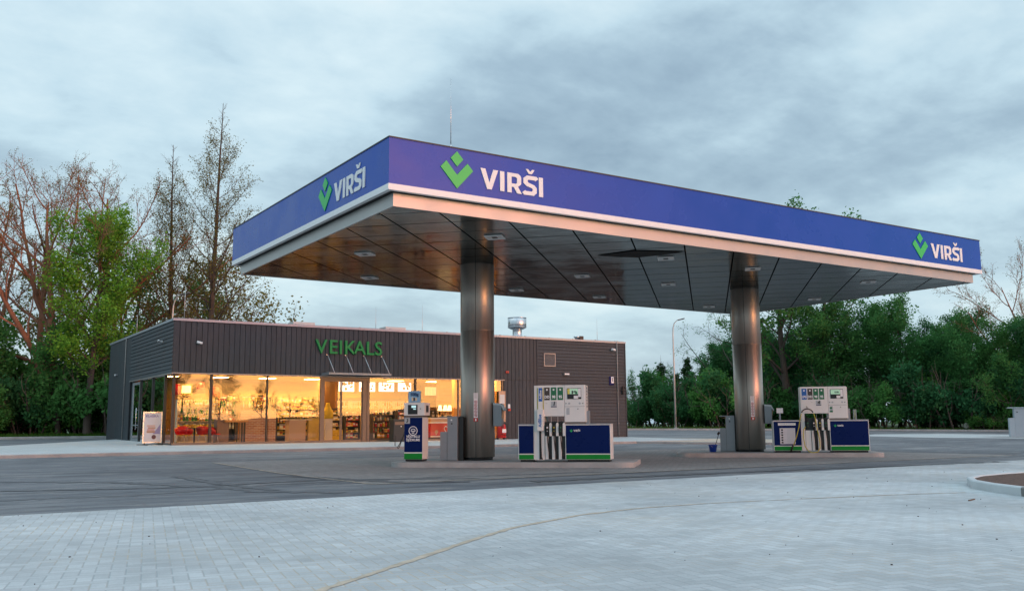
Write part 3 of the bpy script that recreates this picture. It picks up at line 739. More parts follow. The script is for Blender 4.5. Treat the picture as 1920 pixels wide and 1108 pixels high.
wind = [[(-.075, -.01), (-.06, .045), (0, .065), (.06, .045), (.075, -.01), (.05, -.022), (-.05, -.022)], [(-.055, 0), (-.045, .03), (0, .045), (.045, .03), (.055, 0)], thick([(-.045, -.05), (0, -.08), (.045, -.05)], .014), thick([(0, -.03), (0, -.07)], .02)]
e = curve_mesh('windscreen_symbol', [ring, ri]+wind, wtext, .005, body); e.location = (-.01, -.010, .88)
text('lettering', 'VĒJSTIKLU\nŠĶIDRUMS', .098, wtext, (-.01, -.012, .66), body, .0025, sx=.92)
b = MB(); b.box(-.24, .26, .03, .50, 1.27, 1.325); b.build('shelf', bronzeframe, t)
b = MB(); b.box(-h-.005, .345, -.03, .52, 1.325, 1.70, .008); hd = b.build('terminal_head', white, t)
b = MB(); b.box(-.165, .13, -.042, -.028, 1.36, 1.64, .004); scr = b.build('terminal_screen', black, hd)
b = MB(); b.box(-.055, .085, -.046, -.041, 1.55, 1.62); b.box(-.0, .085, -.046, -.041, 1.50, 1.53); b.build('lit_display', mat('lit display', (.4, .6, .6), .3, emit=(.5, .8, .85), estr=.6), scr)
b = MB(); b.lathe([(.014, -.04), (.014, -.028)], (.22, 0, 1.52), 10, axis='Y'); b.build('button', black, hd)
b = MB(); b.box(.343, .350, .12, .36, 1.42, 1.62); b.build('side_window', black, hd)
b = MB(); b.box(-.185, .20, .05, .08, 1.70, 2.05, .004); sg = b.build('advert_frame', steel, t)
b = MB(); b.box(-.17, .185, .044, .051, 1.715, 2.035); b.build('advert_sheet', mat('blue advert', (.22, .42, .62), .4, var=.25, vscale=3), sg)
text('advert_text', '500g', .13, navy, (.01, .040, 1.94), sg, .004)
b = MB()
for k, (x, mm) in enumerate(((-.075, 0), (-.02, 1), (.04, 0))): b.box(x, x+.045, .036, .044, 1.755, 1.86-.01*k, mi=mm)
b.build('advert_goods', [mat('cream print', (.7, .55, .3), .5), darklabel], sg)
b = MB(); b.tube([(-h, .25, .95), (-h-.10, .2, .7), (-h-.22, .1, .42), (-h-.30, .05, .45), (-h-.30, .06, .75)], .012, 8)
b.tube([(-h-.005, .2, .98), (-h-.07, .12, .72), (-h-.16, .05, .42), (-h-.20, .04, .36), (-h-.23, .04, .42)], .012, 8); b.build('hose', rubber, t)

# ------------------------------------------------------------------ air and water cabinets beside the columns
def service(loc, label):
    t = empty('service_cabinet', loc, R(-45), label, 'service cabinet', 'grey service cabinets beside the columns')
    b = MB(); b.box(0, .31, 0, .5, 0, 1.30, .006); b.build('tower', greysteel, t)
    b = MB(); b.box(-.22, -.004, 0, .5, 0, .84, .006); b.build('bin_compartment', greysteel, t)
    b = MB(); b.box(-.22, 0, .0, .5, 1.27, 1.30, .004); b.build('shelf_arm', greysteel, t)
    b = MB(); b.lathe([(.026, -.012), (.026, 0)], (.13, 0, 1.19), 12, axis='Y'); b.build('button', wtext, t)
    b = MB(); b.lathe([(.024, -.012), (.024, 0)], (.14, 0, 1.08), 12, axis='Y'); b.build('coupling', black, t)
    b = MB(); b.box(-.006, .0, -.002, .01, 0, .84); b.build('gap', black, t)
    b = MB(); b.box(.31, .46, .12, .5, 0, 1.28, .004); b.build('side_housing', darkframe, t)
    return t
service(atG(838.5, 862.8, .15), 'grey service cabinet between pump 3 and the near column')
service(atG(1363, 845.8, .15), 'grey service cabinet left of the far column with a blue bucket by it')
# bucket and squeegee
p = atG(1337, 847, .15)
t = empty('bucket', p, 0, 'small blue bucket beside the grey cabinet on the far island', 'bucket')
b = MB(); b.lathe([(.11, 0), (.155, .26), (.165, .262), (.165, .245)], (0, 0, 0), 24); b.build('tub', blueplastic, t)
b = MB(); b.tube([(.165*math.cos(R(a)), -.05-.05*math.sin(R(a)), .25-.10*math.sin(R(a))) for a in range(0, 181, 20)], .005, 6); b.build('handle', steel, t)
b = MB(); b.tube([(.02, 0, .05), (.20, .0, .38), (.33, .02, .62)], .012, 6); b.box(.33-.06, .33+.06, 0, .04, .62, .70, .01, rot=Matrix.Rotation(R(-35), 4, 'Y'))
tag(b.build('squeegee', rubber, loc=p), 'black handled window squeegee leaning out of the blue bucket', 'squeegee')

# column mounted things ------------------------------------------------
def sticker_strip(cx, cy, px, ytop, ybot, label):
    # strip wrapped on the column surface
    d = ray(px, (ytop+ybot)/2); dh = Vector((d[0], d[1])).normalized()
    # intersection of the horizontal ray with the column circle
    bq = -(dh.x*cx+dh.y*cy); cq = cx*cx+cy*cy-.52**2; s = -bq-math.sqrt(bq*bq-cq)
    hit = dh*s; a = math.atan2(hit.y-cy, hit.x-cx)
    k = s/math.hypot(d[0], d[1]); zt = CH+ray(px, ytop)[2]*k; zb = CH+ray(px, ybot)[2]*k
    o = empty('safety_sign', (cx+.524*math.cos(a), cy+.524*math.sin(a), zb), a+R(90), label, 'sign', 'strips of warning symbols on the columns')
    H = zt-zb; w_ = .062
    b = MB(); b.box(-w_, w_, -.003, 0, H*.13, H); b.build('white_strip', wtext, o)
    b = MB(); b.box(-w_, w_, -.003, 0, 0, H*.125); b.box(-.02, .02, -.006, -.002, H*.02, H*.10, mi=1); b.build('red_label', [red, wtext], o)
    for k in range(5):
        z = H*(.22+.115*k)
        r1 = [(.045*math.cos(R(a_)), .045*math.sin(R(a_))) for a_ in range(0, 360, 24)]; r2 = [(.033*math.cos(R(a_)), .033*math.sin(R(a_))) for a_ in range(0, 360, 24)]
        e = curve_mesh('prohibition_symbol', [r1, r2, thick([(-.022, .022), (.022, -.022)], .009)], red, .003, o); e.location = (0, -.0055, z)
    b = MB()
    for k in range(5): z = H*(.22+.115*k); b.box(-.006, .010, -.0045, -.0025, z-.018, z+.015)
    for k in range(6): b.box(-.04, .035, -.0045, -.0025, H*.82+.03*k, H*.82+.03*k+.006)
    b.build('pictogram', black, o)
sticker_strip(*C1, 892, 736, 790, 'white strip of round warning symbols on the near column')
sticker_strip(*C2, 1411, 742, 787, 'white strip of round warning symbols on the far column')
def glove_box(cx, cy, label):
    a = R(-45)  # right hand side of the column
    o = empty('glove_dispenser', (cx+.52*math.cos(a), cy+.52*math.sin(a), 1.15), a, label, 'paper dispenser', 'paper and glove dispensers on the columns')
    b = MB(); b.box(0, .26, -.16, .16, .0, .68, .01); bd = b.build('housing', greysteel, o)
    # sloping hood and papers facing right
    b = MB(); b.b.faces.ensure_lookup_table()
    P = [(.0, .70), (.24, .68), (.34, .50), (.33, .46), (.24, .62), (0, .64)]
    A = [b.b.verts.new((x, -.17, z)) for x, z in P]; B_ = [b.b.verts.new((x, .17, z)) for x, z in P]
    b.b.faces.new(A); b.b.faces.new(B_[::-1])
    for q_ in range(6): b.b.faces.new((A[q_], B_[q_], B_[(q_+1) % 6], A[(q_+1) % 6]))
    b.build('hood', steel, bd)
    b = MB(); b.box(.262, .275, -.13, .13, .06, .56, .003, rot=Matrix.Rotation(R(10), 4, 'Y')); b.build('paper_stack', mat('tan paper', (.55, .33, .18), .6, var=.3, vscale=6), bd)
    b = MB(); b.box(.235, .265, -.10, .10, -.08, .04, .006); b.build('red_tag', red, bd)
glove_box(*C1, 'grey paper and glove dispenser on the right side of the near column')
glove_box(*C2, 'grey paper and glove dispenser on the right side of the far column')

# ------------------------------------------------------------------ store
SX0, SX1, SY0, SY1 = 10.34, 37.0, 44.0, 59.2
ZP, ZG0, ZG1, ZTOP = .402, .50, 3.60, 6.14
store = empty('service_station_shop', (SX0, SY0, 0), 0, 'low dark timber clad shop with a lit glass front behind the canopy', 'shop')
def sp_(b, name, m, parent=None):
    o = b.build(name, m, parent or store)
    o.location = (-SX0, -SY0, 0) if parent is None else (0, 0, 0)
    return o
def gen_boards():
    m = bpy.data.materials.new('dark stained boards'); m.use_nodes = True; t = NT(m.node_tree); b = t.N['Principled BSDF']
    pos = t.n('ShaderNodeNewGeometry', out=0); isl = t.N.new('ShaderNodeNewGeometry').outputs['Random Per Island']
    big = t.noise(pos, .5, 3, .6); gr = t.noise(t.v('MULTIPLY', pos, (14, 14, 1.2)), 1.5, 4, .7)
    kn = t.noise(pos, 5.5, 2, .5)
    c = t.mix(isl, (.021, .033, .042), (.033, .045, .055))
    c = t.mix(t.m('MULTIPLY', t.mr(big, .42, .62), .45), c, (.042, .038, .040))
    c = t.v('MULTIPLY', c, t.comb(*[t.mr(gr, .3, .7, .72, 1.28)]*3))
    c = t.mix(t.m('MULTIPLY', t.mr(kn, .68, .74), .5), c, (.09, .09, .09))
    t.L.new(c, b.inputs['Base Color']); b.inputs['Roughness'].default_value = .62
    t.L.new(t.bump(gr, .3, .006), b.inputs['Normal']); return m
M_board = gen_boards()
M_dark = mat('shadow gap', (.008, .008, .009), .9)
def vboards_y(name, x0, x1, z0, z1, y=SY0, pitch=.252, seed=1):
    rng = random.Random(seed); b = MB(); b.box(x0, x1, y, y+.10, z0, z1, mi=1); x = x0
    while x < x1-.03:
        e = min(x+pitch-.022, x1); k = rng.uniform(0, .006)
        b.box(x, e, y-.035-k, y+.001, z0-.0, z1, .004); x += pitch
    return sp_(b, name, [M_board, M_dark])
def hboards_y(name, x0, x1, z0, z1, y=SY0, pitch=.19):
    b = MB(); b.box(x0, x1, y, y+.10, z0, z1, mi=1); z = z0
    while z < z1-.02:
        e = min(z+pitch-.012, z1)
        A = [b.b.verts.new((x, yy, zz)) for x in (x0, x1) for yy, zz in ((y-.055, z), (y-.025, e), (y+.001, e), (y+.001, z))]
        for f in ((0, 1, 2, 3), (7, 6, 5, 4), (0, 4, 5, 1), (1, 5, 6, 2), (3, 7, 4, 0)): b.b.faces.new([A[i] for i in f])
        z += pitch
    return sp_(b, name, [M_board, M_dark])
vboards_y('front_boards', SX0, 30.47, 3.68, 6.04, seed=1)
vboards_y('entrance_side_boards', 28.22, 30.47, .42, 3.67, seed=2)
hboards_y('end_boards', 30.50, SX1, .34, 6.06)
b = MB(); b.box(30.455, 30.51, SY0-.075, SY0-.03, .40, 6.05); b.box(SX1-.0, SX1+.06, SY0-.07, SY0+.10, .3, 6.05); sp_(b, 'corner_boards', M_board)
# left flank: lap boards over the glass, upright boards behind
b = MB(); b.box(SX0, SX0+.10, SY0+.1, 53.2, 3.68, 6.04, mi=1); z = 3.69
while z < 6.0:
    e = min(z+.168, 6.04); y0, y1 = SY0-.03, 53.15
    A = [b.b.verts.new((xx, y, zz)) for y in (y0, y1) for xx, zz in ((SX0-.065, z), (SX0-.028, e), (SX0+.001, e), (SX0+.001, z))]
    for f in ((3, 2, 1, 0), (4, 5, 6, 7), (1, 5, 4, 0), (2, 6, 5, 1), (0, 4, 7, 3)): b.b.faces.new([A[i] for i in f])
    z += .180
sp_(b, 'flank_lap_boards', [M_board, M_dark])
rng = random.Random(3); b = MB(); b.box(SX0, SX0+.1, 53.16, SY1, .1, 6.1, mi=1); y = 53.16
while y < SY1-.05:
    b.box(SX0-.04, SX0+.001, y, min(y+.15, SY1), .36, 6.1); y += .17
sp_(b, 'flank_upright_boards', [M_board, M_dark])
b = MB(); b.box(SX0+.1, SX1, SY1-.15, SY1, .1, 6.05); b.box(SX1-.12, SX1, SY0+.1, SY1-.15, .1, 6.05); sp_(b, 'rear_walls', M_board)
b = MB(); b.box(SX0-.04, SX1+.05, SY0+.0, SY1, 6.06, 6.08); sp_(b, 'roof', mat('grey roofing', (.14, .15, .16), .8, var=.1))
b = MB()
for a in ((SX0-.085, SX1+.075, SY0-.085, SY0+.2), (SX0-.085, SX1+.075, SY1-.2, SY1+.06), (SX0-.085, SX0+.2, SY0+.2, SY1-.2), (SX1-.2, SX1+.075, SY0+.2, SY1-.2)): b.box(*a, 6.045, 6.15)
sp_(b, 'roof_trim', M_caps)
b = MB(); b.box(SX0-.06, 28.25, SY0-.055, SY0+.15, 3.625, 3.678); b.box(SX0-.055, SX0+.15, SY0+.15, 53.2, 3.625, 3.678); sp_(b, 'lintel_trim', mat('grey sheet trim', (.28, .27, .26), .45, .4))
b = MB(); b.box(SX0+.06, 17.46, SY0+.01, SY0+.16, .38, .50); b.box(20.15, 28.2, SY0+.01, SY0+.16, .38, .48); b.box(SX0+.06, SX0+.2, SY0+.16, 50.9, .38, .49); sp_(b, 'sill', bronzeframe)
b = MB(); b.box(17.46, 20.15, SY0-.0, SY0+.2, .395, .415); sp_(b, 'threshold', bronzeframe)
# glazing
def gen_glass():
    m = bpy.data.materials.new('shop glass'); m.use_nodes = True; t = NT(m.node_tree); t.N.clear()
    fr = t.n('ShaderNodeFresnel', None, {'IOR': 1.52})
    pos = t.n('ShaderNodeNewGeometry', out=0)
    bmp = t.bump(t.noise(pos, .7, 2, .5), .05, .02)
    gl = t.n('ShaderNodeBsdfGlossy', None, {'Color': (1, 1, 1), 'Roughness': .0, 'Normal': bmp})
    tr = t.n('ShaderNodeBsdfTransparent', None, {'Color': (.93, .95, .93)})
    f = t.m('ADD', t.m('MULTIPLY', fr, 1.15), .0, clamp=True)
    mx = t.N.new('ShaderNodeMixShader'); t.L.new(f, mx.inputs[0]); t.L.new(tr, mx.inputs[1]); t.L.new(gl, mx.inputs[2])
    o = t.N.new('ShaderNodeOutputMaterial'); t.L.new(mx.outputs[0], o.inputs[0]); return m
M_glass = gen_glass()
def pane(x0, x1, z0=ZG0, z1=3.62, y=SY0+.085, name='window_pane'):
    b = MB(); b.poly([(x0, y, z0), (x1, y, z0), (x1, y, z1), (x0, y, z1)]); return sp_(b, name, M_glass)
vx = [(10.50, 12.07), (12.17, 14.74), (14.80, 17.44), (20.13, 22.68), (22.78, 25.30), (25.38, 28.14)]
for a in vx: pane(*a, z0=.49)
for x, wd, dp, mm in ((10.44, .11, .13, 0), (12.12, .11, .14, 0), (14.77, .06, .10, 0), (17.55, .17, .16, 1), (20.04, .13, .16, 1), (22.73, .09, .12, 0), (25.34, .08, .12, 1), (28.18, .10, .14, 1)):
    b = MB(); b.box(x-wd/2, x+wd/2, SY0+.02, SY0+.02+dp, .40, 3.625); sp_(b, 'mullion', [darkframe, bronzeframe][mm])
# sliding entrance
b = MB(); b.box(17.64, 19.97, SY0+.03, SY0+.15, 3.46, 3.625); sp_(b, 'door_header', bronzeframe)
for k, (x0, x1) in enumerate(((17.64, 18.56), (18.60, 19.74))):
    b = MB()
    yy = SY0+.06+.04*k
    for a in ((x0, x0+.05, .43, 3.46), (x1-.05, x1, .43, 3.46), (x0+.05, x1-.05, .43, .52), (x0+.05, x1-.05, 3.40, 3.46)): b.box(a[0], a[1], yy, yy+.035, a[2], a[3])
    d = sp_(b, 'sliding_door', bronzeframe)
    b = MB(); yy += .018; b.poly([(x0+.05, yy, .52), (x1-.05, yy, .52), (x1-.05, yy, 3.40), (x0+.05, yy, 3.40)]); b.build('pane', M_glass, d)
b = MB(); b.box(19.74, 19.97, SY0+.05, SY0+.16, .42, 3.46); sp_(b, 'door_post', bronzeframe)
# flank glazing and door
for y0, y1 in ((44.22, 45.62), (45.74, 48.15), (48.27, 50.9)):
    b = MB(); b.poly([(SX0+.1, y0, .49), (SX0+.1, y1, .49), (SX0+.1, y1, 3.62), (SX0+.1, y0, 3.62)]); sp_(b, 'window_pane', M_glass)
for y in (45.68, 48.21, 50.96, 53.10): b = MB(); b.box(SX0+.04, SX0+.16, y-.06, y+.06, .4, 3.625); sp_(b, 'mullion', darkframe)
b = MB()
for a in ((51.02, 51.14, .42, 3.55), (52.70, 52.82, .42, 3.55), (51.14, 52.70, .42, .62), (51.14, 52.70, 3.42, 3.55), (51.14, 52.70, 1.3, 1.36)): b.box(SX0+.05, SX0+.11, a[0], a[1], a[2], a[3])
d = sp_(b, 'side_door', greysteel)
b = MB(); b.poly([(SX0+.08, 51.14, .62), (SX0+.08, 52.7, .62), (SX0+.08, 52.7, 3.42), (SX0+.08, 51.14, 3.42)]); b.build('pane', M_glass, d)
b = MB(); b.tube([(SX0-.03, 51.3, 1.1), (SX0-.03, 51.3, 2.2)], .018, 8); b.box(SX0-.03, SX0+.05, 51.28, 51.32, 1.2, 1.23); b.box(SX0-.03, SX0+.05, 51.28, 51.32, 2.08, 2.11); b.build('handle', galv, d)
b = MB(); b.box(SX0+.05, SX0+.14, 52.82, 53.04, .4, 3.625); sp_(b, 'side_panel', M_board)
# interior shell
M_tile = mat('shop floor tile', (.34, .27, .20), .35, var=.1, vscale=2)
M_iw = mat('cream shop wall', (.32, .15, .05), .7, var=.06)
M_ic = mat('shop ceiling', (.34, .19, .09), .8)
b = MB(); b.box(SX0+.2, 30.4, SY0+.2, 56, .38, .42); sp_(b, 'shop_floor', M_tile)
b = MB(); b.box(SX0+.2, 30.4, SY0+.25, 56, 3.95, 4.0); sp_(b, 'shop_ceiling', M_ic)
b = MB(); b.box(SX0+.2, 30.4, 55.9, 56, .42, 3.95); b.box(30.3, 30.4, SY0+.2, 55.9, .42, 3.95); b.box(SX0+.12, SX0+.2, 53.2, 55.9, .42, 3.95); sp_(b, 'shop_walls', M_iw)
# lettering on the front
M_vg = mat('green letter', (.004, .24, .06), .4, var=.05, spec=.25)
word = [('V', 17.40), ('E', 18.03), ('I', 18.43), ('K', 18.92), ('A', 19.46), ('L', 20.03), ('S', 20.50)]
for ch, x in word:
    o = text('sign_letter', ch, .98, M_vg, (x-SX0, -.10, 5.08), store, .008, .09)
# awning over the entrance
t = empty('entrance_awning', (19.2, SY0, 3.74), 0, 'thin flat metal awning hung on four slanting rods over the shop entrance', 'awning')
b = MB(); b.box(-1.70, 1.62, -1.0, -.05, 0, .035); b.build('canopy_plate', mat('awning plate', (.55, .57, .60), .35, .5), t)
b = MB(); b.box(-1.74, -1.66, -1.02, -.03, -.06, .06); b.box(-1.66, 1.6, -1.03, -.99, -.05, .05); b.build('edge_frame', greysteel, t)
for k in range(4):
    x = -1.48+k*.99
    b = MB(); b.tube([(x, -.06, .97), (x+.02, -.12, .96), (x+.08, -.9, .05)], .014, 7); b.lathe([(.03, -.08), (.03, -.035)], (x, 0, .97), 10, axis='Y'); b.build('tie_rod', galv, t)
# things fixed to the walls
def camera_unit(loc, rz, label):
    t = empty('security_camera', loc, rz, label, 'security camera')
    b = MB(); b.lathe([(.045, -.04), (.045, 0)], (0, 0, 0), 12, axis='Y'); b.tube([(0, -.03, 0), (.0, -.14, -.0)], .018, 8); b.build('bracket', wtext, t)
    b = MB(); b.tube([(-.10, -.15, .03), (.14, -.20, -.03)], [.055, .055], 12); b.tube([(.141, -.20, -.03), (.16, -.204, -.035)], [.04, .04], 10, mi=1); b.build('camera_body', [wtext, black], t)
camera_unit((11.42, SY0-.04, 5.06), 0, 'white bullet security camera on the upright boards by the shop\'s left corner')
q = atX(307, 640, SX0); camera_unit((SX0-.05, q.y, q.z), R(-90), 'white bullet security camera on the lap boards of the shop\'s left flank')
camera_unit((35.98, SY0-.05, 5.63), 0, 'white bullet security camera high at the shop\'s right end')
t = empty('wall_vent', (31.34, SY0-.055, 4.5), 0, 'square grey louvred vent on the lap boards right of the sign', 'vent')
b = MB(); W_ = .41
for a in ((-W_, W_, 0, .05), (-W_, W_, .71, .76), (-W_, -W_+.05, .05, .71), (W_-.05, W_, .05, .71)): b.box(a[0], a[1], -.04, 0, a[2], a[3])
b.build('frame', mat('vent frame', (.33, .31, .29), .5, .3), t)
b = MB()
for k in range(11): b.box(-W_+.05, W_-.05, -.03, .0, .07+k*.058, .085+k*.058, rot=Matrix.Rotation(R(30), 4, 'X'))
b.box(-W_+.05, W_-.05, -.008, 0, .05, .71, mi=1); b.build('louvres', [greysteel, black], t)
def wall_lamp(loc, rz, label):
    t = empty('wall_lamp', loc, rz, label, 'wall lamp')
    b = MB(); b.box(-.18, .18, -.12, 0, 0, .10, .01); b.build('housing', greysteel, t)
    b = MB(); b.box(-.16, .16, -.125, -.118, .01, .09); b.build('lens', wtext, t)
wall_lamp((32.5, SY0-.055, 4.03), 0, 'small box wall lamp on the lap boards below the vent')
q = atX(221, 703, SX0); wall_lamp((SX0-.04, q.y, q.z-.05), R(-90), 'small box wall lamp on the shop\'s left flank')
t = empty('house_number_sign', (35.9, SY0-.06, 3.5), 0, 'small dark blue house number plate at the shop\'s right end', 'sign')
b = MB(); b.box(-.17, .17, -.02, 0, 0, .52, .005); b.build('plate', navy, t); b = MB(); b.box(-.02, .16, -.026, -.019, .12, .50); b.build('inner_plate', wtext, t)
text('number', '1', .32, navy, (.07, -.03, .31), t, .01)
t = empty('alarm_siren', (28.42, SY0-.04, 4.04), 0, 'small red alarm box on the boards above the fire extinguisher', 'alarm')
b = MB(); b.box(-.10, .10, -.07, 0, 0, .13, .02); b.build('case', red, t); b = MB(); b.lathe([(.03, -.085), (.03, -.065)], (0, 0, .06), 12, axis='Y'); b.build('grille', black, t)
t = empty('call_point', (28.52, SY0-.04, 1.95), 0, 'small white box with a red button on the boards right of the entrance', 'switch')
b = MB(); b.box(-.07, .07, -.05, 0, .14, .38, .01); b.build('case', wtext, t); b = MB(); b.box(-.06, .10, -.05, 0, 0, .12, .01); b.build('red_box', red, t)
t = empty('wall_bracket', (36.75, SY0-.06, 2.95), 0, 'black V shaped bracket on the right corner of the shop', 'bracket')
b = MB(); b.tube([(-.14, -.05, .36), (0, -.12, 0), (.0, -.12, .52), (.14, -.05, .36)], .025, 6); b.build('arms', black, t); b = MB(); b.box(-.04, .04, -.05, 0, .0, .5); b.build('back_plate', black, t)
def downpipe(pts, label):
    b = MB(); b.tube(pts, .022, 7); P = pts
    for z in (1.2, 2.4, 3.6, 4.8): b.box(P[0][0]-.03, P[0][0]+.03, P[0][1]-.03, P[0][1]+.03, z, z+.03)
    tag(b.build('conduit', mat('zinc conduit', (.38, .36, .34), .5, .4)), label, 'conduit')
downpipe([(36.36, SY0-.10, .5), (36.36, SY0-.10, 6.12), (36.36, SY0+.1, 6.2)], 'thin upright metal conduit on the lap boards at the shop\'s right end')
q = atX(240, 640, SX0); downpipe([(SX0-.09, q.y, .4), (SX0-.09, q.y, 6.1), (SX0+.1, q.y, 6.2)], 'thin upright metal conduit on the shop\'s left flank')
# roof
t = empty('roof_chimney', (29.75, SY0+.9, 6.08), 0, 'wide capped silver ventilation chimney on the shop roof', 'chimney')
b = MB(); b.lathe([(.40, 0), (.27, .16), (.27, .55), (.30, .60)], (0, 0, 0), 28); b.build('pipe', galv, t)
b = MB(); b.lathe([(.36, .58), (.52, .66), (.54, .68), (.54, 1.24), (.50, 1.25)], (0, 0, 0), 32); b.build('cowl', galv, t)
b = MB(); b.lathe([(.55, .68), (.55, .71)], (0, 0, 0), 32); b.lathe([(.55, 1.21), (.55, 1.25)], (0, 0, 0), 32); b.build('cowl_rim', galv, t)
t = empty('roof_vent', (34.3, SY0+1.2, 6.08), 0, 'small dark flue with a bent cap near the right end of the shop roof', 'vent')
b = MB(); b.lathe([(.13, 0), (.13, .30), (.19, .32), (.19, .40)], (0, 0, 0), 16); b.build('pipe', galv, t); b = MB(); b.box(.12, .42, -.15, .15, .02, .42, .03); b.build('hood', black, t)
for x, wd, lb in ((16.9, 1.2, 'pale box air unit on the shop roof left of the lettering'), (22.2, 1.25, 'pale box air unit on the shop roof right of the lettering')):
    t = empty('air_unit', (x+.6, SY0+3.0, 6.08), 0, lb, 'air unit'); b = MB(); b.box(-wd/2, wd/2, -.4, .4, .05, .52, .02); b.build('casing', mat('pale casing', (.55, .53, .50), .5), t)
    b = MB(); b.box(-wd/2+.02, wd/2-.02, -.42, -.40, .12, .45); b.build('front_panel', offwhite, t)
for (px, py, yb, hh, lb) in ((348, 535, 1.2, 1.7, 'thin lightning rod on the left end of the shop roof'), (705, 575, 4, 1.4, 'thin lightning rod on the shop roof right of the lettering'), (1119, 597, 4, 1.4, 'thin lightning rod near the right end of the shop roof'), (792, 572, 6, 1.5, 'thin lightning rod on the shop roof between the lettering and the near column'), (258, 590, 10, 1.3, 'thin lightning rod above the shop\'s left flank')):
    q = atY(px, py, SY0+yb)
    t = empty('lightning_rod', (q.x, q.y, 6.08), 0, lb, 'lightning rod'); hz_ = q.z-6.08
    b = MB(); b.tube([(0, 0, 0), (0, 0, hz_)], [.016, .008], 6); b.build('rod', alu, t); b = MB(); b.lathe([(.12, 0), (.1, .06)], (0, 0, 0), 12); b.build('foot', M_kerb, t)
# clips along the roof trim
b = MB()
for k in range(16):
    x = 11+k*1.7; b.box(x-.04, x+.04, SY0-.02, SY0+.05, 6.15, 6.19)
b.tube([(SX0, SY0+.02, 6.18), (SX1, SY0+.02, 6.18)], .006, 5); sp_(b, 'lightning_cable', greysteel)

# ------------------------------------------------------------------ in front of the shop
p = atG(284, 834, .12)
t = empty('pavement_sign', p, R(8), 'white framed poster stand on black feet on the pavement by the shop corner', 'sign board')
b = MB(); w_, H_ = .43, 1.50
for a in ((-w_, w_, .1, .14), (-w_, w_, H_-.05, H_), (-w_, -w_+.04, .14, H_-.05), (w_-.04, w_, .14, H_-.05)): b.box(a[0], a[1], -.03, .03, a[2], a[3])
b.build('frame', galv, t)
b = MB(); b.box(-w_+.04, w_-.04, -.012, .012, .14, H_-.05); ps = b.build('poster', mat('pale poster', (.62, .63, .68), .45, var=.06, vscale=2), t)
text('poster_text', 'KLASIKA', .15, mat('violet ink', (.18, .14, .35), .5), (-.02, -.016, 1.30), ps, .002)
b = MB(); b.box(-.25, .12, -.017, -.011, .55, .64, mi=0); b.box(-.23, .10, -.017, -.011, .66, .72, mi=1); b.box(-.20, .14, -.017, -.011, .74, .80, mi=0); b.box(-.24, .12, -.017, -.011, .82, .90, mi=2); b.lathe([(.10, -.018), (.10, -.011)], (.08, 0, .36), 14, axis='Y', mi=3, sy=1)
b.poly([(.02, -.0165, .5), (.36, -.0165, .5), (.36, -.0165, .95), (.2, -.0165, .72)], mi=4)
b.build('poster_print', [mat('toast print', (.45, .26, .18), .5), mat('rose print', (.55, .25, .25), .5), mat('pink print', (.6, .42, .38), .5), mat('dark print', (.12, .05, .06), .5), mat('lilac print', (.30, .28, .48), .5)], ps)
b = MB()
for x in (-.33, .33):
    b.tube([(x, 0, .12), (x, 0, .03)], .025, 6); b.box(x-.03, x+.03, -.42, .42, .0, .03); b.box(x-.40, x+.40, -.02, .02, .015, .045, rot=Matrix.Rotation(R(20), 4, 'Z'))
b.build('feet', black, t)
p = atG(745, 833, .12)
t = empty('litter_bin', (atY(746, 830, 43.2).x, 43.2, p.z), 0, 'dark grey litter bin on the pavement right of the shop entrance', 'bin')
b = MB(); b.box(-.36, .36, -.25, .25, .0, 1.16, .02); b.build('body', mat('dark bin', (.025, .035, .038), .5), t)
b = MB(); b.box(-.39, .39, -.28, .28, 1.10, 1.18, .015); b.box(-.30, .30, -.262, -.24, .90, 1.05, mi=1); b.build('lid', [mat('bin lid', (.03, .04, .042), .5), bronzeframe], t)
b = MB(); b.lathe([(.03, -.27), (.03, -.25)], (.05, 0, .82), 10, axis='Y'); b.build('lock', wtext, t)
# trolley extinguisher by the wall
t = empty('wheeled_fire_extinguisher', (27.72, SY0-.55, .40), 0, 'large red wheeled fire extinguisher by the wall behind the near column', 'extinguisher')
b = MB(); b.lathe([(.22, .08), (.245, .13), (.245, .62), (.20, .78), (.09, .86), (.07, .92)], (0, 0, 0), 24); b.build('cylinder', red, t)
b = MB(); b.lathe([(.05, .92), (.05, 1.0)], (0, 0, 0), 12); b.box(-.10, .10, -.03, .03, .98, 1.03, .01); b.build('valve', brassy, t)
b = MB(); b.box(-.12, .12, -.255, -.24, .36, .56); b.build('label', wtext, t)
for x in (-.2, .2):
    b = MB(); b.lathe([(.11, x-.02), (.11, x+.02)], (0, .1, .11), 16, axis='X'); b.build('wheel', rubber, t)
b = MB(); b.tube([(.05, -.05, .95), (.24, -.18, .8), (.27, -.2, .4), (.1, -.27, .2), (-.2, -.25, .3)], .015, 7); b.build('hose', rubber, t)
b = MB(); b.tube([(-.22, .15, .1), (-.22, .2, 1.2), (.22, .2, 1.2), (.22, .15, .1)], .014, 6); b.build('trolley_frame', red, t)
# promotional notice hanging over it
t = empty('wall_notice', (28.0, SY0-.16, 1.35), 0, 'narrow picture notice in the last window strip behind the near column', 'notice')
b = MB(); b.box(-.22, .22, -.02, 0, 0, 1.7, .004); b.build('board', mat('orange notice', (.55, .32, .2), .5, var=.3, vscale=3), t); b = MB(); b.box(-.16, .16, -.026, -.019, 1.0, 1.5); b.build('print', offwhite, t)

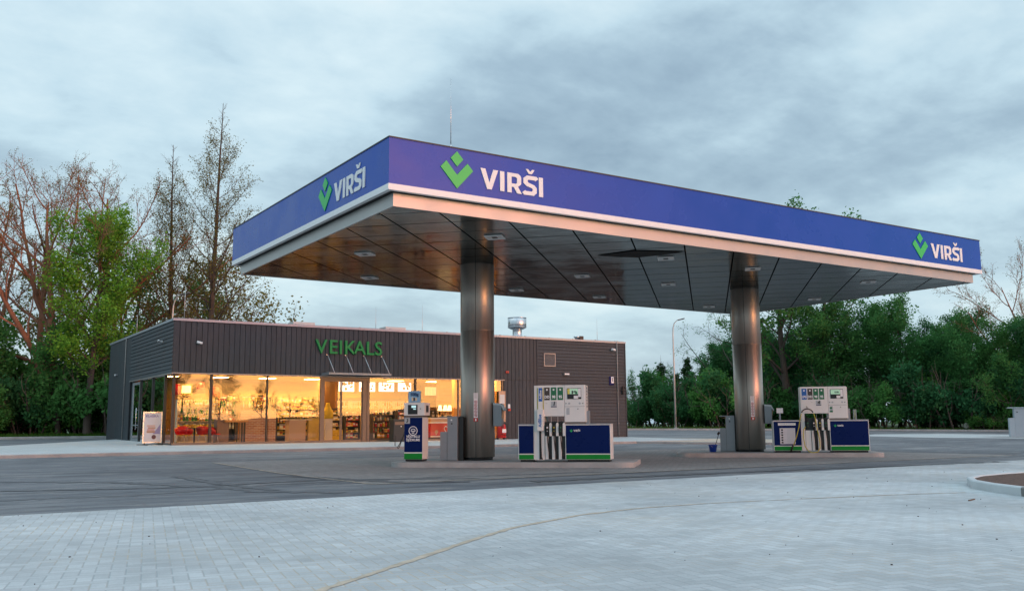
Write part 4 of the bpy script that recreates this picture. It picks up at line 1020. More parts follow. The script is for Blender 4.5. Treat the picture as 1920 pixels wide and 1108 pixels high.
# ------------------------------------------------------------------ shop interior
M_wood = mat('light wood', (.42, .27, .14), .5, var=.12, vscale=3); M_dwood = mat('dark shelf', (.05, .035, .03), .5)
M_cream = mat('cream shelf', (.62, .52, .38), .5)
def gen_brick():
    m = bpy.data.materials.new('brick'); m.use_nodes = True; t = NT(m.node_tree); b = t.N['Principled BSDF']
    pos = t.n('ShaderNodeNewGeometry', out=0); x, y, z = t.sep(pos)
    br = t.n('ShaderNodeTexBrick', None, {'Vector': t.comb(t.m('ADD', x, y), z, 0.), 'Color1': (.30, .10, .05), 'Color2': (.42, .20, .11), 'Mortar': (.42, .36, .28), 'Scale': 1., 'Mortar Size': .012, 'Brick Width': .26, 'Row Height': .085})
    t.L.new(br, b.inputs['Base Color']); return m
M_brick = gen_brick()
FZ = .42
# warm ceiling lights inside
lampm = mat('lit ceiling panel', (.9, .8, .6), .5, emit=(1, .52, .15), estr=30)
for k, x in enumerate((12.2, 14.9, 17.6, 20.3, 23.0, 25.7, 28.4)):
    for j, y in enumerate((46.0, 49.0, 52.5)):
        t = empty('ceiling_light', (x, y, 3.93), 0, f'warm lit ceiling panel inside the shop, {("front", "middle", "rear")[j]} row', 'ceiling lamp', f'lit ceiling panels of the {("front", "middle", "rear")[j]} row')
        b = MB(); b.box(-.42, .42, -.42, .42, 0, .018); b.build('frame', alu, t); b = MB(); b.box(-.38, .38, -.38, .38, -.012, 0); b.build('lit_panel', lampm, t)
# product prototypes
def proto_item(kind, col, seed):
    m = mat(kind, col, .35, var=.15, vscale=12)
    b = MB()
    if kind == 'bottle': b.lathe([(.036, 0), (.038, .02), (.038, .15), (.015, .20), (.014, .235)], (0, 0, 0), 9); b.lathe([(.016, .235), (.016, .255)], (0, 0, 0), 8, mi=1); b.lathe([(.0385, .05), (.0385, .12)], (0, 0, 0), 9, mi=1)
    elif kind == 'can': b.lathe([(.034, 0), (.036, .01), (.036, .12), (.030, .13)], (0, 0, 0), 9); b.lathe([(.0365, .03), (.0365, .07)], (0, 0, 0), 9, mi=1)
    elif kind == 'jar': b.lathe([(.045, 0), (.048, .02), (.048, .12), (.036, .14)], (0, 0, 0), 10); b.lathe([(.040, .14), (.040, .165)], (0, 0, 0), 10, mi=1)
    elif kind == 'box': b.box(-.06, .06, -.04, .04, 0, .19, .003); b.box(-.045, .045, -.042, .042, .05, .13, mi=1)
    elif kind == 'packet':
        b.box(-.07, .07, -.03, .03, 0, .19, .022); b.box(-.05, .05, -.032, .032, .07, .13, mi=1)
    else: b.box(-.10, .10, -.07, .07, 0, .10, .03); b.box(-.06, .06, -.072, .072, .03, .07, mi=1)
    o = b.build(kind, [m, wtext if seed % 2 else mat('print', (.5, .1, .05) if seed % 4 else (.02, .12, .05), .4)])
    return o
cols = [(.62, .45, .04), (.55, .10, .02), (.05, .30, .04), (.60, .50, .30), (.45, .02, .02), (.55, .30, .03), (.10, .05, .03), (.65, .60, .50), (.02, .12, .30)]
PROT = {}
def item(kind, ci):
    k = (kind, ci)
    if k not in PROT: PROT[k] = [proto_item(kind, cols[ci], ci+len(kind)), 0]
    P = PROT[k]; P[1] += 1
    return P[0] if P[1] == 1 else dup(P[0])
rngI = random.Random(11)
def fill(x0, x1, y, z, kinds, cis, step, label, group, cat=None, sc=1.):
    x = x0
    while x < x1:
        kd = rngI.choice(kinds); o = item(kd, rngI.choice(cis)); s = sc*rngI.uniform(.88, 1.12)
        o.location = (x, y+rngI.uniform(-.02, .02), z); o.scale = (s, s, s*rngI.uniform(.9, 1.1)); o.rotation_euler = (0, 0, rngI.uniform(-.3, .3))
        tag(o, (label+' '+kd), kd, group+', '+kd+'s'); x += step*rngI.uniform(.92, 1.1)
def shelf(x0, x1, y, zs, label, depth=.4, m=None, back=True, H=None, sides=True):
    m = m or M_cream; H = H or zs[-1]+.35
    t = empty('display_shelf', ((x0+x1)/2, y, FZ), 0, label, 'shelf'); hw = (x1-x0)/2
    b = MB()
    if back: b.box(-hw, hw, depth/2-.02, depth/2, 0, H)
    b.box(-hw, hw, -depth/2, depth/2-.021, 0, .08); b.build('back_panel', m, t)
    if sides:
        for s in (-1, 1):
            b = MB(); b.box(s*hw-.02, s*hw+.02, -depth/2, depth/2-.021, .08, H); b.build('side_panel', m, t)
    for z in zs:
        b = MB(); b.box(-hw+.021, hw-.021, -depth/2, depth/2-.021, z-.025, z); b.build('shelf_board', m, t)
    return t
# left: wall of bottles behind the red chairs
x0, x1 = atY(331, 770, 49.0).x, atY(392, 770, 49.0).x
zs = [.35, .72, 1.09, 1.46, 1.83]
shelf(x0, x1+.35, 49.0, zs, 'tall cream shelf of bottles and jars behind the red chairs', m=M_cream)
for k, z in enumerate(zs):
    kd, ci = [(('packet', 'box'), (4, 5, 0)), (('jar',), (0, 5)), (('bottle',), (2, 2, 5, 0)), (('jar', 'bottle'), (7, 2, 7)), (('bottle',), (6, 3, 5))][k]
    fill(x0+.1, x1+.3, 48.95, FZ+z, kd, ci, .135, 'coloured goods on the tall cream shelf behind the red chairs:', 'goods on the cream shelf behind the red chairs', sc=1.4)
def atb(px, py, Y): return atY(px, py, Y)
# flank shelves seen through the side glass
shelf(10.9, 12.0, 53.3, zs, 'cream shelf seen through the glass of the shop\'s left flank', m=M_cream)
for z in zs: fill(11.0, 11.9, 53.25, FZ+z, ('bottle', 'jar'), (0, 7, 5), .14, 'goods seen through the left flank glass,', 'goods on the shelf behind the left flank glass', sc=1.1)
# lamps and yellow box
def shade(px, py, Y, w_, h_, label, m=redchair):
    q = atb(px, py, Y); t = empty('pendant_lamp', (q.x, Y, q.z-h_/2), 0, label, 'lamp')
    b = MB(); b.lathe([(w_/2, 0), (w_*.33, h_), (w_*.31, h_), (w_/2-.02, .0)], (0, 0, 0), 24); b.build('lamp_shade', m, t)
    b = MB(); b.tube([(0, 0, h_), (0, 0, 3.93-(q.z-h_/2))], .008, 5); b.build('cord', black, t)
shade(376, 727, 46.2, .48, .52, 'red cone pendant lamp behind the second window mullion')
shade(331, 730, 46.8, .48, .52, 'red cone pendant lamp at the shop\'s left corner')
shade(404, 734, 47.5, .44, .5, 'red cone pendant lamp behind the second window pane')
q = atb(347, 730, 48.5); t = empty('box_lamp', (q.x, 48.5, q.z), 0, 'glowing yellow square box lamp above the bottle shelf', 'lamp')
b = MB(); b.box(-.36, .36, -.1, .1, -.30, .28, .02); b.build('box', mat('yellow box', (.65, .42, .03), .5), t); b = MB(); b.box(-.18, .26, -.108, -.099, -.18, .2); b.build('lit_face', mat('lit face', (.9, .8, .4), .5, emit=(1, .75, .3), estr=1.5), t)
# red chairs and cafe table
def chair(x, y, rz, label):
    t = empty('cafe_chair', (x, y, FZ), R(rz), label, 'chair')
    b = MB(); seg = 14
    prof = [(0, .43, .22), (.10, .44, .235), (.2, .46, .24)]
    b.lathe([(.20, .42), (.25, .45), (.24, .47), (.18, .45)], (0, 0, 0), 20); b.build('seat', redchair, t)
    b = MB(); A = []
    for k in range(15):
        a = R(-20+k*220/14); hgt = .62+.22*math.sin(max(0, min(math.pi, (k/14)*math.pi)))
        A.append(((.25*math.cos(a), .25*math.sin(a), .44), (.30*math.cos(a), .30*math.sin(a), hgt)))
    for (a0, a1), (c0, c1) in zip(A, A[1:]):
        v = [b.b.verts.new(p) for p in (a0, c0, c1, a1)]; b.b.faces.new(v).smooth = True
    bmesh.ops.remove_doubles(b.b, verts=b.b.verts, dist=.001)
    r_ = bmesh.ops.solidify(b.b, geom=b.b.faces[:], thickness=.02); b.build('shell_back', redchair, t)
    for sx_ in (-1, 1):
        for sy_ in (-1, 1):
            b = MB(); b.tube([(sx_*.12, sy_*.12, .43), (sx_*.22, sy_*.22, 0)], .011, 6); b.build('leg', galv, t)
for px, Y, rz, lb in ((340, 45.3, -20, 'red tub chair right behind the shop\'s left corner glass'), (380, 45.6, 160, 'red tub chair left of the second window mullion'), (404, 45.4, 60, 'red tub chair right of the second window mullion'), (352, 46.5, 30, 'red tub chair behind the leftmost red chair')):
    q = atb(px, 800, Y); chair(q.x, Y, rz, lb)
q = atb(368, 800, 45.3); t = empty('cafe_table', (q.x, 45.6, FZ), 0, 'small round cafe table on a dark pedestal among the red chairs', 'table')
b = MB(); b.lathe([(.36, .72), (.36, .75)], (0, 0, 0), 24); b.build('tabletop', M_dwood, t); b = MB(); b.lathe([(.22, 0), (.22, .03), (.04, .06), (.04, .72)], (0, 0, 0), 16); b.build('pedestal', black, t)
# pillar, bar table with stools, brick half wall
q = atb(416, 800, 45.6); t = empty('bar_counter', (q.x, 45.7, FZ), 0, 'brown wooden counter block behind the second window pane', 'counter')
b = MB(); b.box(-.28, .28, -.3, .3, 0, 1.36); b.build('block', mat('brown laminate', (.22, .13, .09), .5, var=.1), t); b = MB(); b.box(-.75, .1, -.32, .32, 1.36, 1.42); b.build('top', M_dwood, t)
q0, q1 = atb(425, 800, 45.4).x, atb(458, 800, 45.4).x; t = empty('bar_table', ((q0+q1)/2, 45.5, FZ), 0, 'high bar table with an orange wood top and dark legs in the second window', 'table')
b = MB(); b.box(-.55, .55, -.3, .3, 1.0, 1.1, .01); b.build('tabletop', mat('orange wood', (.55, .26, .07), .4, var=.1), t)
for x in (-.45, -.32, .1, .35, .47):
    b = MB(); b.box(x-.035, x+.035, -.03, .03, 0, 1.0); b.build('leg', black, t)
for a, c, lb in ((452, 499, 'low brick wall behind the second window pane'), (503, 517, 'short end of brick wall behind the third window pane')):
    xa, xb = atb(a, 800, 46.2).x, atb(c, 800, 46.2).x; b = MB(); b.box(-(xb-xa)/2, (xb-xa)/2, -.1, .1, 0, 1.62)
    tag(b.build('brick_wall', M_brick, loc=((xa+xb)/2, 46.3, FZ)), lb, 'wall')
# tall racks deeper in the shop, showing through the second and third windows
for (pa, pb, Y, lb) in ((405, 440, 50.5, 'tall rack of jars at the rear behind the second window'), (452, 500, 51.5, 'tall rack of bottles behind the low brick wall'), (508, 560, 52.5, 'tall rack along the back behind the third window'), (563, 598, 51.0, 'tall rack of bottles at the rear, left of the entrance')):
    xa, xb = atb(pa, 780, Y).x, atb(pb, 780, Y).x; zr = [.3, .68, 1.06, 1.44, 1.82, 2.2]
    shelf(xa, xb, Y, zr, lb, m=M_dwood, H=2.5)
    for k, z in enumerate(zr[1:]): fill(xa+.1, xb-.05, Y-.05, FZ+z, (('bottle',), ('jar', 'box'), ('bottle', 'can'))[k % 3], (0, 2, 5, 7, 4, 3), .16, 'goods on the '+lb+',', 'goods on the '+lb, sc=1.45)
# third window: mid shelving with goods
xa, xb = atb(518, 790, 47.5).x, atb(592, 790, 47.5).x
shelf(xa, xb, 47.6, [.30, .62, .95, 1.30, 1.65, 2.0], 'dark stepped shelf full of sweets behind the third window pane', m=M_dwood, back=True, depth=.45)
for k, z in enumerate([.30, .62, .95, 1.30, 1.65, 2.0]):
    fill(xa+.1, xb-.05, 47.5, FZ+z, ('packet', 'box', 'jar') if k != 2 else ('bottle',), (0, 5, 3, 0, 5, 7), .15, 'yellow and orange goods on the dark shelf behind the third window:', 'goods on the dark shelf in the third window', sc=1.35)
xa, xb = atb(541, 800, 46.0).x, atb(572, 800, 46.0).x; t = empty('service_desk', ((xa+xb)/2, 46.2, FZ), 0, 'pinkish beige front desk behind the third window pane', 'desk')
b = MB(); b.box(-(xb-xa)/2, (xb-xa)/2, -.3, .3, 0, 1.08, .01); b.build('front_panel', mat('beige laminate', (.50, .35, .25), .5), t); b = MB(); b.box(-(xb-xa)/2-.15, (xb-xa)/2+.3, -.34, .34, 1.08, 1.14); b.build('worktop', M_cream, t)
xa, xb = atb(577, 800, 46.4).x, atb(597, 800, 46.4).x; b = MB(); b.box(-(xb-xa)/2, (xb-xa)/2, -.1, .1, 0, 1.2)
tag(b.build('yellow_screen_wall', mat('yellow panel', (.62, .45, .12), .5, var=.1), loc=((xa+xb)/2, 46.4, FZ)), 'plain yellow low wall left of the shop entrance', 'wall')
# inside the entrance
xa, xb = atb(602, 800, 45.6).x, atb(612, 800, 45.6).x; t = empty('promotion_stand', (xa+.25, 45.4, FZ), 0, 'white stand draped with yellow cloth just inside the entrance at left', 'stand')
b = MB(); b.box(-.2, .2, -.2, .2, 0, 1.15); b.build('plinth', mat('white laminate', (.6, .55, .5), .5), t)
b = MB(); b.lathe([(.30, 0), (.24, .35), (.12, .62), (.09, .8)], (0.02, 0, 1.16), 12); bmesh.ops.subdivide_edges(b.b, edges=b.b.edges[:], cuts=2)
rg = random.Random(2)
for v in b.b.verts: v.co.x += rg.uniform(-.02, .02); v.co.y += rg.uniform(-.02, .02)
b.build('cloth', mat('yellow cloth', (.70, .48, .03), .8), t)
# coolers with drinks along the back
xa, xb = atb(634, 760, 54.5).x, atb(800, 760, 54.5).x
zc = [.55, .85, 1.15, 1.45, 1.75, 2.03]
n_ = 6; wc = (xb-xa)/n_
for k in range(n_):
    t = empty('drinks_cooler', (xa+wc*(k+.5), 55.3, FZ), 0, ('leftmost', 'second', 'third', 'fourth', 'fifth', 'rightmost')[k]+' tall cooler of drinks along the shop\'s back wall', 'cooler')
    b = MB(); b.box(-wc/2, wc/2, .25, .3, 0, 2.5); b.box(-wc/2, wc/2, -.35, .25, 0, .35); b.box(-wc/2, wc/2, -.35, .25, 2.38, 2.5); b.build('cabinet', mat('dark cooler', (.06, .06, .06), .5), t)
    b = MB()
    for s in (-1, 1): b.box(s*wc/2-.03*(s > 0), s*wc/2+.03*(s < 0), -.38, -.352, .35, 2.38)
    b.build('door_frame', alu, t)
    b = MB(); b.box(-wc/2+.04, wc/2-.04, .235, .249, .36, 2.37); b.build('lit_back', mat('lit cooler back', (.8, .75, .6), .5, emit=(1, .75, .4), estr=.12), t)
    for z in zc:
        b = MB(); b.box(-wc/2+.035, wc/2-.035, -.3, .23, z-.02, z); b.build('shelf_board', alu, t)
        if z > .5: fill(xa+wc*k+.12, xa+wc*(k+1)-.08, 55.15, FZ+z, ('bottle', 'can', 'bottle'), (6, 2, 7, 4, 3, 6), .155, 'drink standing in the back wall coolers,', 'drinks in the coolers on the back wall', sc=1.25)
# lit menu posters above
for a, c, lb in ((635, 664, 'leftmost'), (673, 703.5, 'second'), (710, 739, 'third'), (746, 771, 'rightmost')):
    qa, qb = atb(a, 712, 55.2), atb(c, 734.5, 55.2)
    t = empty('light_box_poster', ((qa.x+qb.x)/2, 55.2, (qa.z+qb.z)/2), 0, lb+' of the four bright light box posters over the coolers', 'poster'); hw, hh = (qb.x-qa.x)/2, (qa.z-qb.z)/2
    b = MB(); b.box(-hw, hw, 0, .12, -hh, hh); b.build('case', alu, t)
    b = MB(); b.box(-hw+.02, hw-.02, -.012, -.001, -hh+.02, hh-.02); b.build('lit_face', mat('lit poster', (.9, .9, .9), .5, emit=(1, .97, .92), estr=1.6), t)
    rg = random.Random(a); b = MB()
    for k in range(9):
        x = rg.uniform(-hw*.7, hw*.7); z = rg.uniform(-hh*.6, hh*.5); r = rg.uniform(.05, .11)
        b.lathe([(r, -.02), (r*.8, -.013)], (x, 0, z), 9, axis='Y', mi=rg.randrange(3))
    b.build('food_print', [mat('print a', (.5, .12, .03), .5), mat('print b', (.12, .25, .03), .5), mat('print c', (.5, .35, .05), .5)], t)
# gondolas behind the entrance and the window right of it
def gondola(pa, pb, Y, zs, lb, cis, kinds, m):
    xa, xb = atb(pa, 800, Y).x, atb(pb, 800, Y).x
    shelf(xa, xb, Y, zs, lb, m=m, depth=.5)
    for z in zs: fill(xa+.08, xb-.05, Y-.08, FZ+z, kinds, cis, .15, 'goods on the '+lb[:44].rsplit(' ', 1)[0]+':', 'goods on the '+lb, sc=1.3)
gondola(617, 640, 48.6, [.12, .42, .75, 1.08, 1.4], 'low gondola left inside the entrance', (0, 5, 5, 3), ('packet', 'bag', 'box'), M_dwood)
gondola(645, 671, 48.2, [.12, .42, .75, 1.08, 1.4], 'low gondola of red and orange packets behind the door', (4, 4, 5, 0, 3), ('packet', 'bag', 'box'), M_dwood)
gondola(674, 684, 49.2, [.12, .5, .9, 1.3], 'narrow gondola behind the right door post', (7, 6, 3), ('bottle', 'box'), M_wood)
gondola(696, 737, 46.9, [.12, .42, .72, 1.04, 1.36], 'gondola of snacks behind the window right of the entrance', (4, 0, 3, 6, 5), ('packet', 'jar', 'bottle'), M_dwood)
gondola(742, 790, 47.4, [.12, .42, .72, 1.04, 1.36], 'gondola of snacks behind pump 3', (4, 5, 7, 3, 8), ('packet', 'box', 'bag'), M_dwood)
q = atb(625, 816, 46.8)
for k in range(2):
    t = empty('yellow_crate', (q.x, 46.8, FZ+.30*k), 0, ('lower', 'upper')[k]+' yellow crate stacked inside the entrance', 'crate')
    b = MB()
    for a in ((-.42, .42, -.25, -.22), (-.42, .42, .22, .25), (-.42, -.39, -.22, .22), (.39, .42, -.22, .22)): b.box(*a, .02, .28)
    b.box(-.42, .42, -.25, .25, 0, .02); b.build('sides', mat('yellow crate', (.65, .42, .02), .45), t); b = MB(); b.box(-.37, .37, -.2, .2, .02, .26); b.build('contents', mat('orange goods', (.6, .25, .03), .6, var=.4, vscale=9), t)
# cafe corner: menu boards, brick wall, orange pillar, machines, freezer
xa, xb = atb(797, 730, 52).x, atb(820, 730, 52).x
for k in range(4):
    w1 = (xb-xa)/4; z = atb(800, 741, 52).z
    b = MB(); b.box(-w1/2+.02, w1/2-.02, 0, .05, 0, .52)
    tag(b.build('menu_board', mat('warm menu board', (.8, .6, .35), .5, emit=(1, .65, .3), estr=.6), loc=(xa+w1*(k+.5), 52, z)), ('leftmost', 'second', 'third', 'rightmost')[k]+' of four small warm menu boards above the cafe door', 'menu board')
q = atb(820, 760, 50.5); q2 = atb(852, 760, 50.5); b = MB(); b.box(0, q2.x-q.x, 0, .15, 0, 3.5); tag(b.build('brick_wall', M_brick, loc=(q.x, 50.5, FZ)), 'dark brick wall behind the cafe counter', 'wall')
q = atb(852, 760, 46.0); b = MB(); b.box(0, .22, 0, .3, 0, 3.5); tag(b.build('pillar', mat('orange pillar', (.62, .30, .07), .5), loc=(q.x, 46, FZ)), 'orange wooden pillar at the right end of the shop window', 'pillar')
b = MB(); q = atb(934, 760, 45.5); b.box(0, .5, 0, .3, 0, 3.5); tag(b.build('pillar', mat('orange pillar', (.62, .30, .07), .5), loc=(q.x-.1, 45.5, FZ)), 'orange wooden pillar in the window strip right of the near column', 'pillar')
xa, xb = atb(797, 780, 50).x, atb(850, 780, 50).x; t = empty('cafe_counter', ((xa+xb)/2, 49, FZ), 0, 'wooden cafe counter behind the red freezer', 'counter'); hw = (xb-xa)/2
b = MB(); b.box(-hw, hw, -.4, .4, 0, 1.1); b.build('front', M_wood, t); b = MB(); b.box(-hw-.1, hw+.1, -.45, .45, 1.1, 1.16); b.build('worktop', M_dwood, t)
b = MB(); b.box(-hw, -.7, 2.4, 2.5, 0, 2.5); b.build('doorway', mat('orange door case', (.6, .28, .06), .5), t)
for k, (px, w_, h_, lb) in enumerate(((806, .34, .5, 'round black coffee grinder on the cafe counter'), (814, .4, .45, 'black coffee machine on the cafe counter'))):
    q = atb(px, 770, 49); t = empty('coffee_machine', (q.x, 48.8, FZ+1.16), 0, lb, 'coffee machine'); b = MB(); b.box(-w_/2, w_/2, -.2, .2, 0, h_, .03); b.build('body', black, t); b = MB(); b.box(-.08, .08, -.215, -.2, .1, .25); b.lathe([(.05, -.215), (.05, -.2)], (0, 0, .36), 12, axis='Y'); b.build('front_panel', steel, t)
for k, (px, lb) in enumerate(((825, 'glowing table lamp left on the cafe counter'), (835, 'glowing table lamp in the middle of the cafe counter'), (843, 'glowing table lamp right on the cafe counter'))):
    q = atb(px, 765, 48.8); t = empty('table_lamp', (q.x, 48.8, FZ+1.16), 0, lb, 'lamp'); b = MB(); b.tube([(0, 0, 0), (0, 0, .5)], .02, 8); b.lathe([(.1, 0), (.1, .02)], (0, 0, 0), 14); b.build('stem', M_dwood, t); b = MB(); b.lathe([(.15, .45), (.08, .78)], (0, 0, 0), 16); b.build('lamp_shade', mat('lit shade', (.9, .8, .5), .5, emit=(1, .7, .35), estr=2.2), t)
fill(atb(822, 770, 48.6).x, atb(850, 770, 48.6).x, 48.6, FZ+1.16, ('bottle', 'jar'), (3, 5, 6, 7), .12, 'items crowding the cafe counter,', 'items on the cafe counter', sc=1.3)
xa, xb = atb(803, 800, 45.4).x, atb(852, 800, 45.4).x; t = empty('ice_cream_freezer', ((xa+xb)/2, 45.5, FZ), 0, 'red ice cream freezer with a glass top behind the right window', 'freezer'); hw = (xb-xa)/2
b = MB(); b.box(-hw, hw, -.35, .35, .12, .88, .02); bd = b.build('body', red, t)
b = MB(); b.box(-hw, hw, -.36, .36, .88, .95); b.box(-hw, hw, -.36, .36, 1.12, 1.18); b.build('lid_rim', wtext, t)
b = MB(); b.box(-hw+.03, hw-.03, -.33, .33, .95, 1.12); b.build('glass_top', mat('pink glass', (.5, .3, .22), .15), t); b = MB(); b.box(-hw+.02, hw-.02, -.3, .3, 0, .12); b.build('base', darkframe, t)
b = MB(); b.box(-hw, hw, -.362, -.351, .14, .20); b.build('white_stripe', wtext, bd)
hl_ = []
for sx_ in (-1, 1):
    pts_ = [(sx_*.02, -.20), (sx_*.20, 0), (sx_*.22, .12), (sx_*.12, .20), (sx_*.02, .13)]
    hl_.append(thick(pts_, .035))
e = curve_mesh('heart_symbol', hl_, wtext, .004, bd); e.location = (.25, -.357, .52)
b = MB(); b.lathe([(.10, -.362), (.06, -.352)], (-.45, 0, .42), 12, axis='Y'); b.box(-.50, -.42, -.362, -.352, .26, .36); b.build('print', mat('cone print', (.55, .35, .2), .5), bd)
# partition and rear lit wall pieces
b = MB(); b.box(0, .12, 0, 5.5, 0, 3.5); tag(b.build('partition', M_iw, loc=(atb(627, 740, 50.4).x, 50.3, FZ)), 'cream partition wall left of the coolers inside the shop', 'wall')

# ------------------------------------------------------------------ street furniture beyond
def street_lamp(p, H, rz, label):
    t = empty('street_lamp', p, rz, label, 'street lamp')
    b = MB(); b.lathe([(.28, -.1), (.28, .12)], (0, 0, 0), 14); b.build('foundation', M_kerb, t)
    b = MB(); pts = [(0, 0, .1), (0, 0, H*.5), (0, 0, H*.86), (.03, 0, H*.92), (.16, 0, H*.965), (.42, 0, H*.99), (.6, 0, H)]
    b.tube(pts, [.10, .08, .055, .052, .048, .045, .04], 10); b.build('pole', mat('lamp pole', (.50, .50, .49), .4, .4), t)
    b = MB(); b.box(.5, 1.15, -.14, .14, H-.05, H+.05, .03, rot=Matrix.Rotation(R(-14), 4, 'Y')); b.build('lamp_head', mat('lamp head', (.10, .11, .12), .5), t)
p = atG(1267, 806); P2 = Vector((p.x, p.y, g(p.y)))
street_lamp(P2+Vector((.3, .3, .1)), 10.2, R(-33), 'tall grey street lamp on the far kerb right of the shop')
q = atX(0, 0, 1); dd = ray(325, 560); k = 68/math.hypot(dd[0], dd[1])
street_lamp(Vector((dd[0]*k, dd[1]*k, g(dd[1]*k))), CH+ray(325, 551)[2]*k-g(dd[1]*k), R(-33), 'street lamp rising behind the shop\'s left end among the trees')
# grey cabinet at the right edge
p = atG(1897, 819); t = empty('utility_cabinet', (p.x, p.y, g(p.y)), R(-57), 'pale grey metal service cabinet at the right edge of the forecourt', 'cabinet')
b = MB(); b.box(.25, 2.6, 0, 1.2, .0, 1.85, .01); b.build('body', mat('pale grey metal', (.36, .41, .45), .5, .1, var=.04), t)
b = MB(); b.box(-.06, .247, 0, 1.2, .0, 1.22, .01); b.build('low_compartment', mat('pale grey metal low', (.38, .43, .47), .5, .1), t)
b = MB(); b.box(-.12, 2.6, -.06, 1.25, 1.852, 1.90, .01); b.build('lid', galv, t); b = MB(); b.lathe([(.04, -.03), (.04, 0)], (.42, 0, 1.6), 10, axis='Y'); b.build('lock', black, t)
sheet('cabinet_plinth', [(p.x-1.5, p.y+1.5), (p.x-.5, p.y-1.0), (p.x+6, p.y-6), (p.x+8, p.y-2)], .03, M_walk)

# ------------------------------------------------------------------ trees
def leafmat(name, col, var=.45, trans=.45, dark=.0):
    m = bpy.data.materials.new(name); m.use_nodes = True; t = NT(m.node_tree); t.N.clear()
    isl = t.N.new('ShaderNodeNewGeometry'); r = isl.outputs['Random Per Island']
    pos = t.n('ShaderNodeTexCoord', out=3); cl = t.noise(pos, .55, 3, .6)
    oi = t.N.new('ShaderNodeObjectInfo').outputs['Random']
    lo = tuple(c*(1-var) for c in col); hi = tuple(c*(1+var) for c in col)
    c = t.mix(t.m('ADD', t.m('MULTIPLY', r, .5), t.m('MULTIPLY', t.mr(cl, .35, .65), .5)), lo, hi)
    c = t.mix(t.m('MULTIPLY', oi, .35), c, tuple(a*b for a, b in zip(col, (1.35, .95, .55))))
    d = t.n('ShaderNodeBsdfDiffuse', None, {'Color': c}); tr = t.n('ShaderNodeBsdfTranslucent', None, {'Color': c})
    mx = t.N.new('ShaderNodeMixShader'); mx.inputs[0].default_value = trans; t.L.new(d, mx.inputs[1]); t.L.new(tr, mx.inputs[2])
    t.L.new(mx.outputs[0], t.N.new('ShaderNodeOutputMaterial').inputs[0]); return m
def barkmat(name, col, var=.3):
    return mat(name, col, .9, var=var, vscale=1.5, bump=.5, bscale=10, stretch=(1, 1, .3))
class Tree:
    """recursive limbs as tapered tubes, collected as arrays"""
    def __init__(s, seed): s.r = random.Random(seed); s.V = []; s.F = []; s.tips = []
    def tube(s, pts, rad, seg):
        base = len(s.V); n = None
        for i, p in enumerate(pts):
            t = (pts[min(i+1, len(pts)-1)]-pts[max(i-1, 0)]).normalized()
            if n is None: n = t.orthogonal().normalized()
            n = (n-t*n.dot(t)); n = n.normalized() if n.length > 1e-6 else t.orthogonal().normalized(); bn = t.cross(n)
            for k in range(seg):
                a = 2*math.pi*k/seg; q = p+(n*math.cos(a)+bn*math.sin(a))*rad[i]; s.V.append((q.x, q.y, q.z))
        for i in range(len(pts)-1):
            for k in range(seg):
                a = base+i*seg+k; b = base+i*seg+(k+1) % seg; s.F.append((a, b, b+seg, a+seg))
    def grow(s, p, d, L, r, lev, C):
        n = C['seg'][lev]; pts = [p.copy()]; rad = [r]; d = d.normalized(); st = L/n
        tip = C.get('tip', .25) if lev else C.get('tip0', .12)
        dirs = [d.copy()]
        for i in range(n):
            w = C['wob'][lev]
            d = (d+Vector((s.r.gauss(0, w), s.r.gauss(0, w), s.r.gauss(0, w)+C['trop'][lev]))).normalized()
            p = p+d*st; pts.append(p.copy()); dirs.append(d.copy()); rad.append(r*(1-(1-tip)*(i+1)/n))
        s.tube(pts, rad, (8, 5, 4, 3, 3)[min(lev, 4)])
        if lev >= C['lev']-1:
            for q in pts[1:]: s.tips.append(q)
            return
        m = C['n'][lev]; t0 = C['t0'][lev]
        az = s.r.uniform(0, 6.28)
        for k in range(m):
            t = t0+(1-t0)*(k+s.r.uniform(.1, .9))/m; f = t*n; i = min(int(f), n-1)
            q = pts[i].lerp(pts[i+1], f-i); dd = dirs[i+1]; az += 2.4+s.r.uniform(-.5, .5)
            o = dd.orthogonal().normalized(); o = Matrix.Rotation(az, 3, dd) @ o
            ang = R(C['ang'][lev]*s.r.uniform(.75, 1.25)); nd = dd*math.cos(ang)+o*math.sin(ang)
            sh = C['shape'](t) if lev == 0 else (1-.55*t)
            LL = L*C['len'][lev]*sh*s.r.uniform(.7, 1.2)
            rr = max(rad[i]*C['rr'][lev]*(.6+.4*sh), C.get('rmin', .012))
            if LL > .15: s.grow(q, nd, LL, min(rr, rad[i]*.9), lev+1, C)
    def wood(s, name, m, parent=None):
        me = bpy.data.meshes.new(name); me.from_pydata(s.V, [], s.F); me.materials.append(m); me.polygons.foreach_set('use_smooth', [True]*len(me.polygons)); me.update()
        o = bpy.data.objects.new(name, me); COL.objects.link(o); o.parent = parent; return o
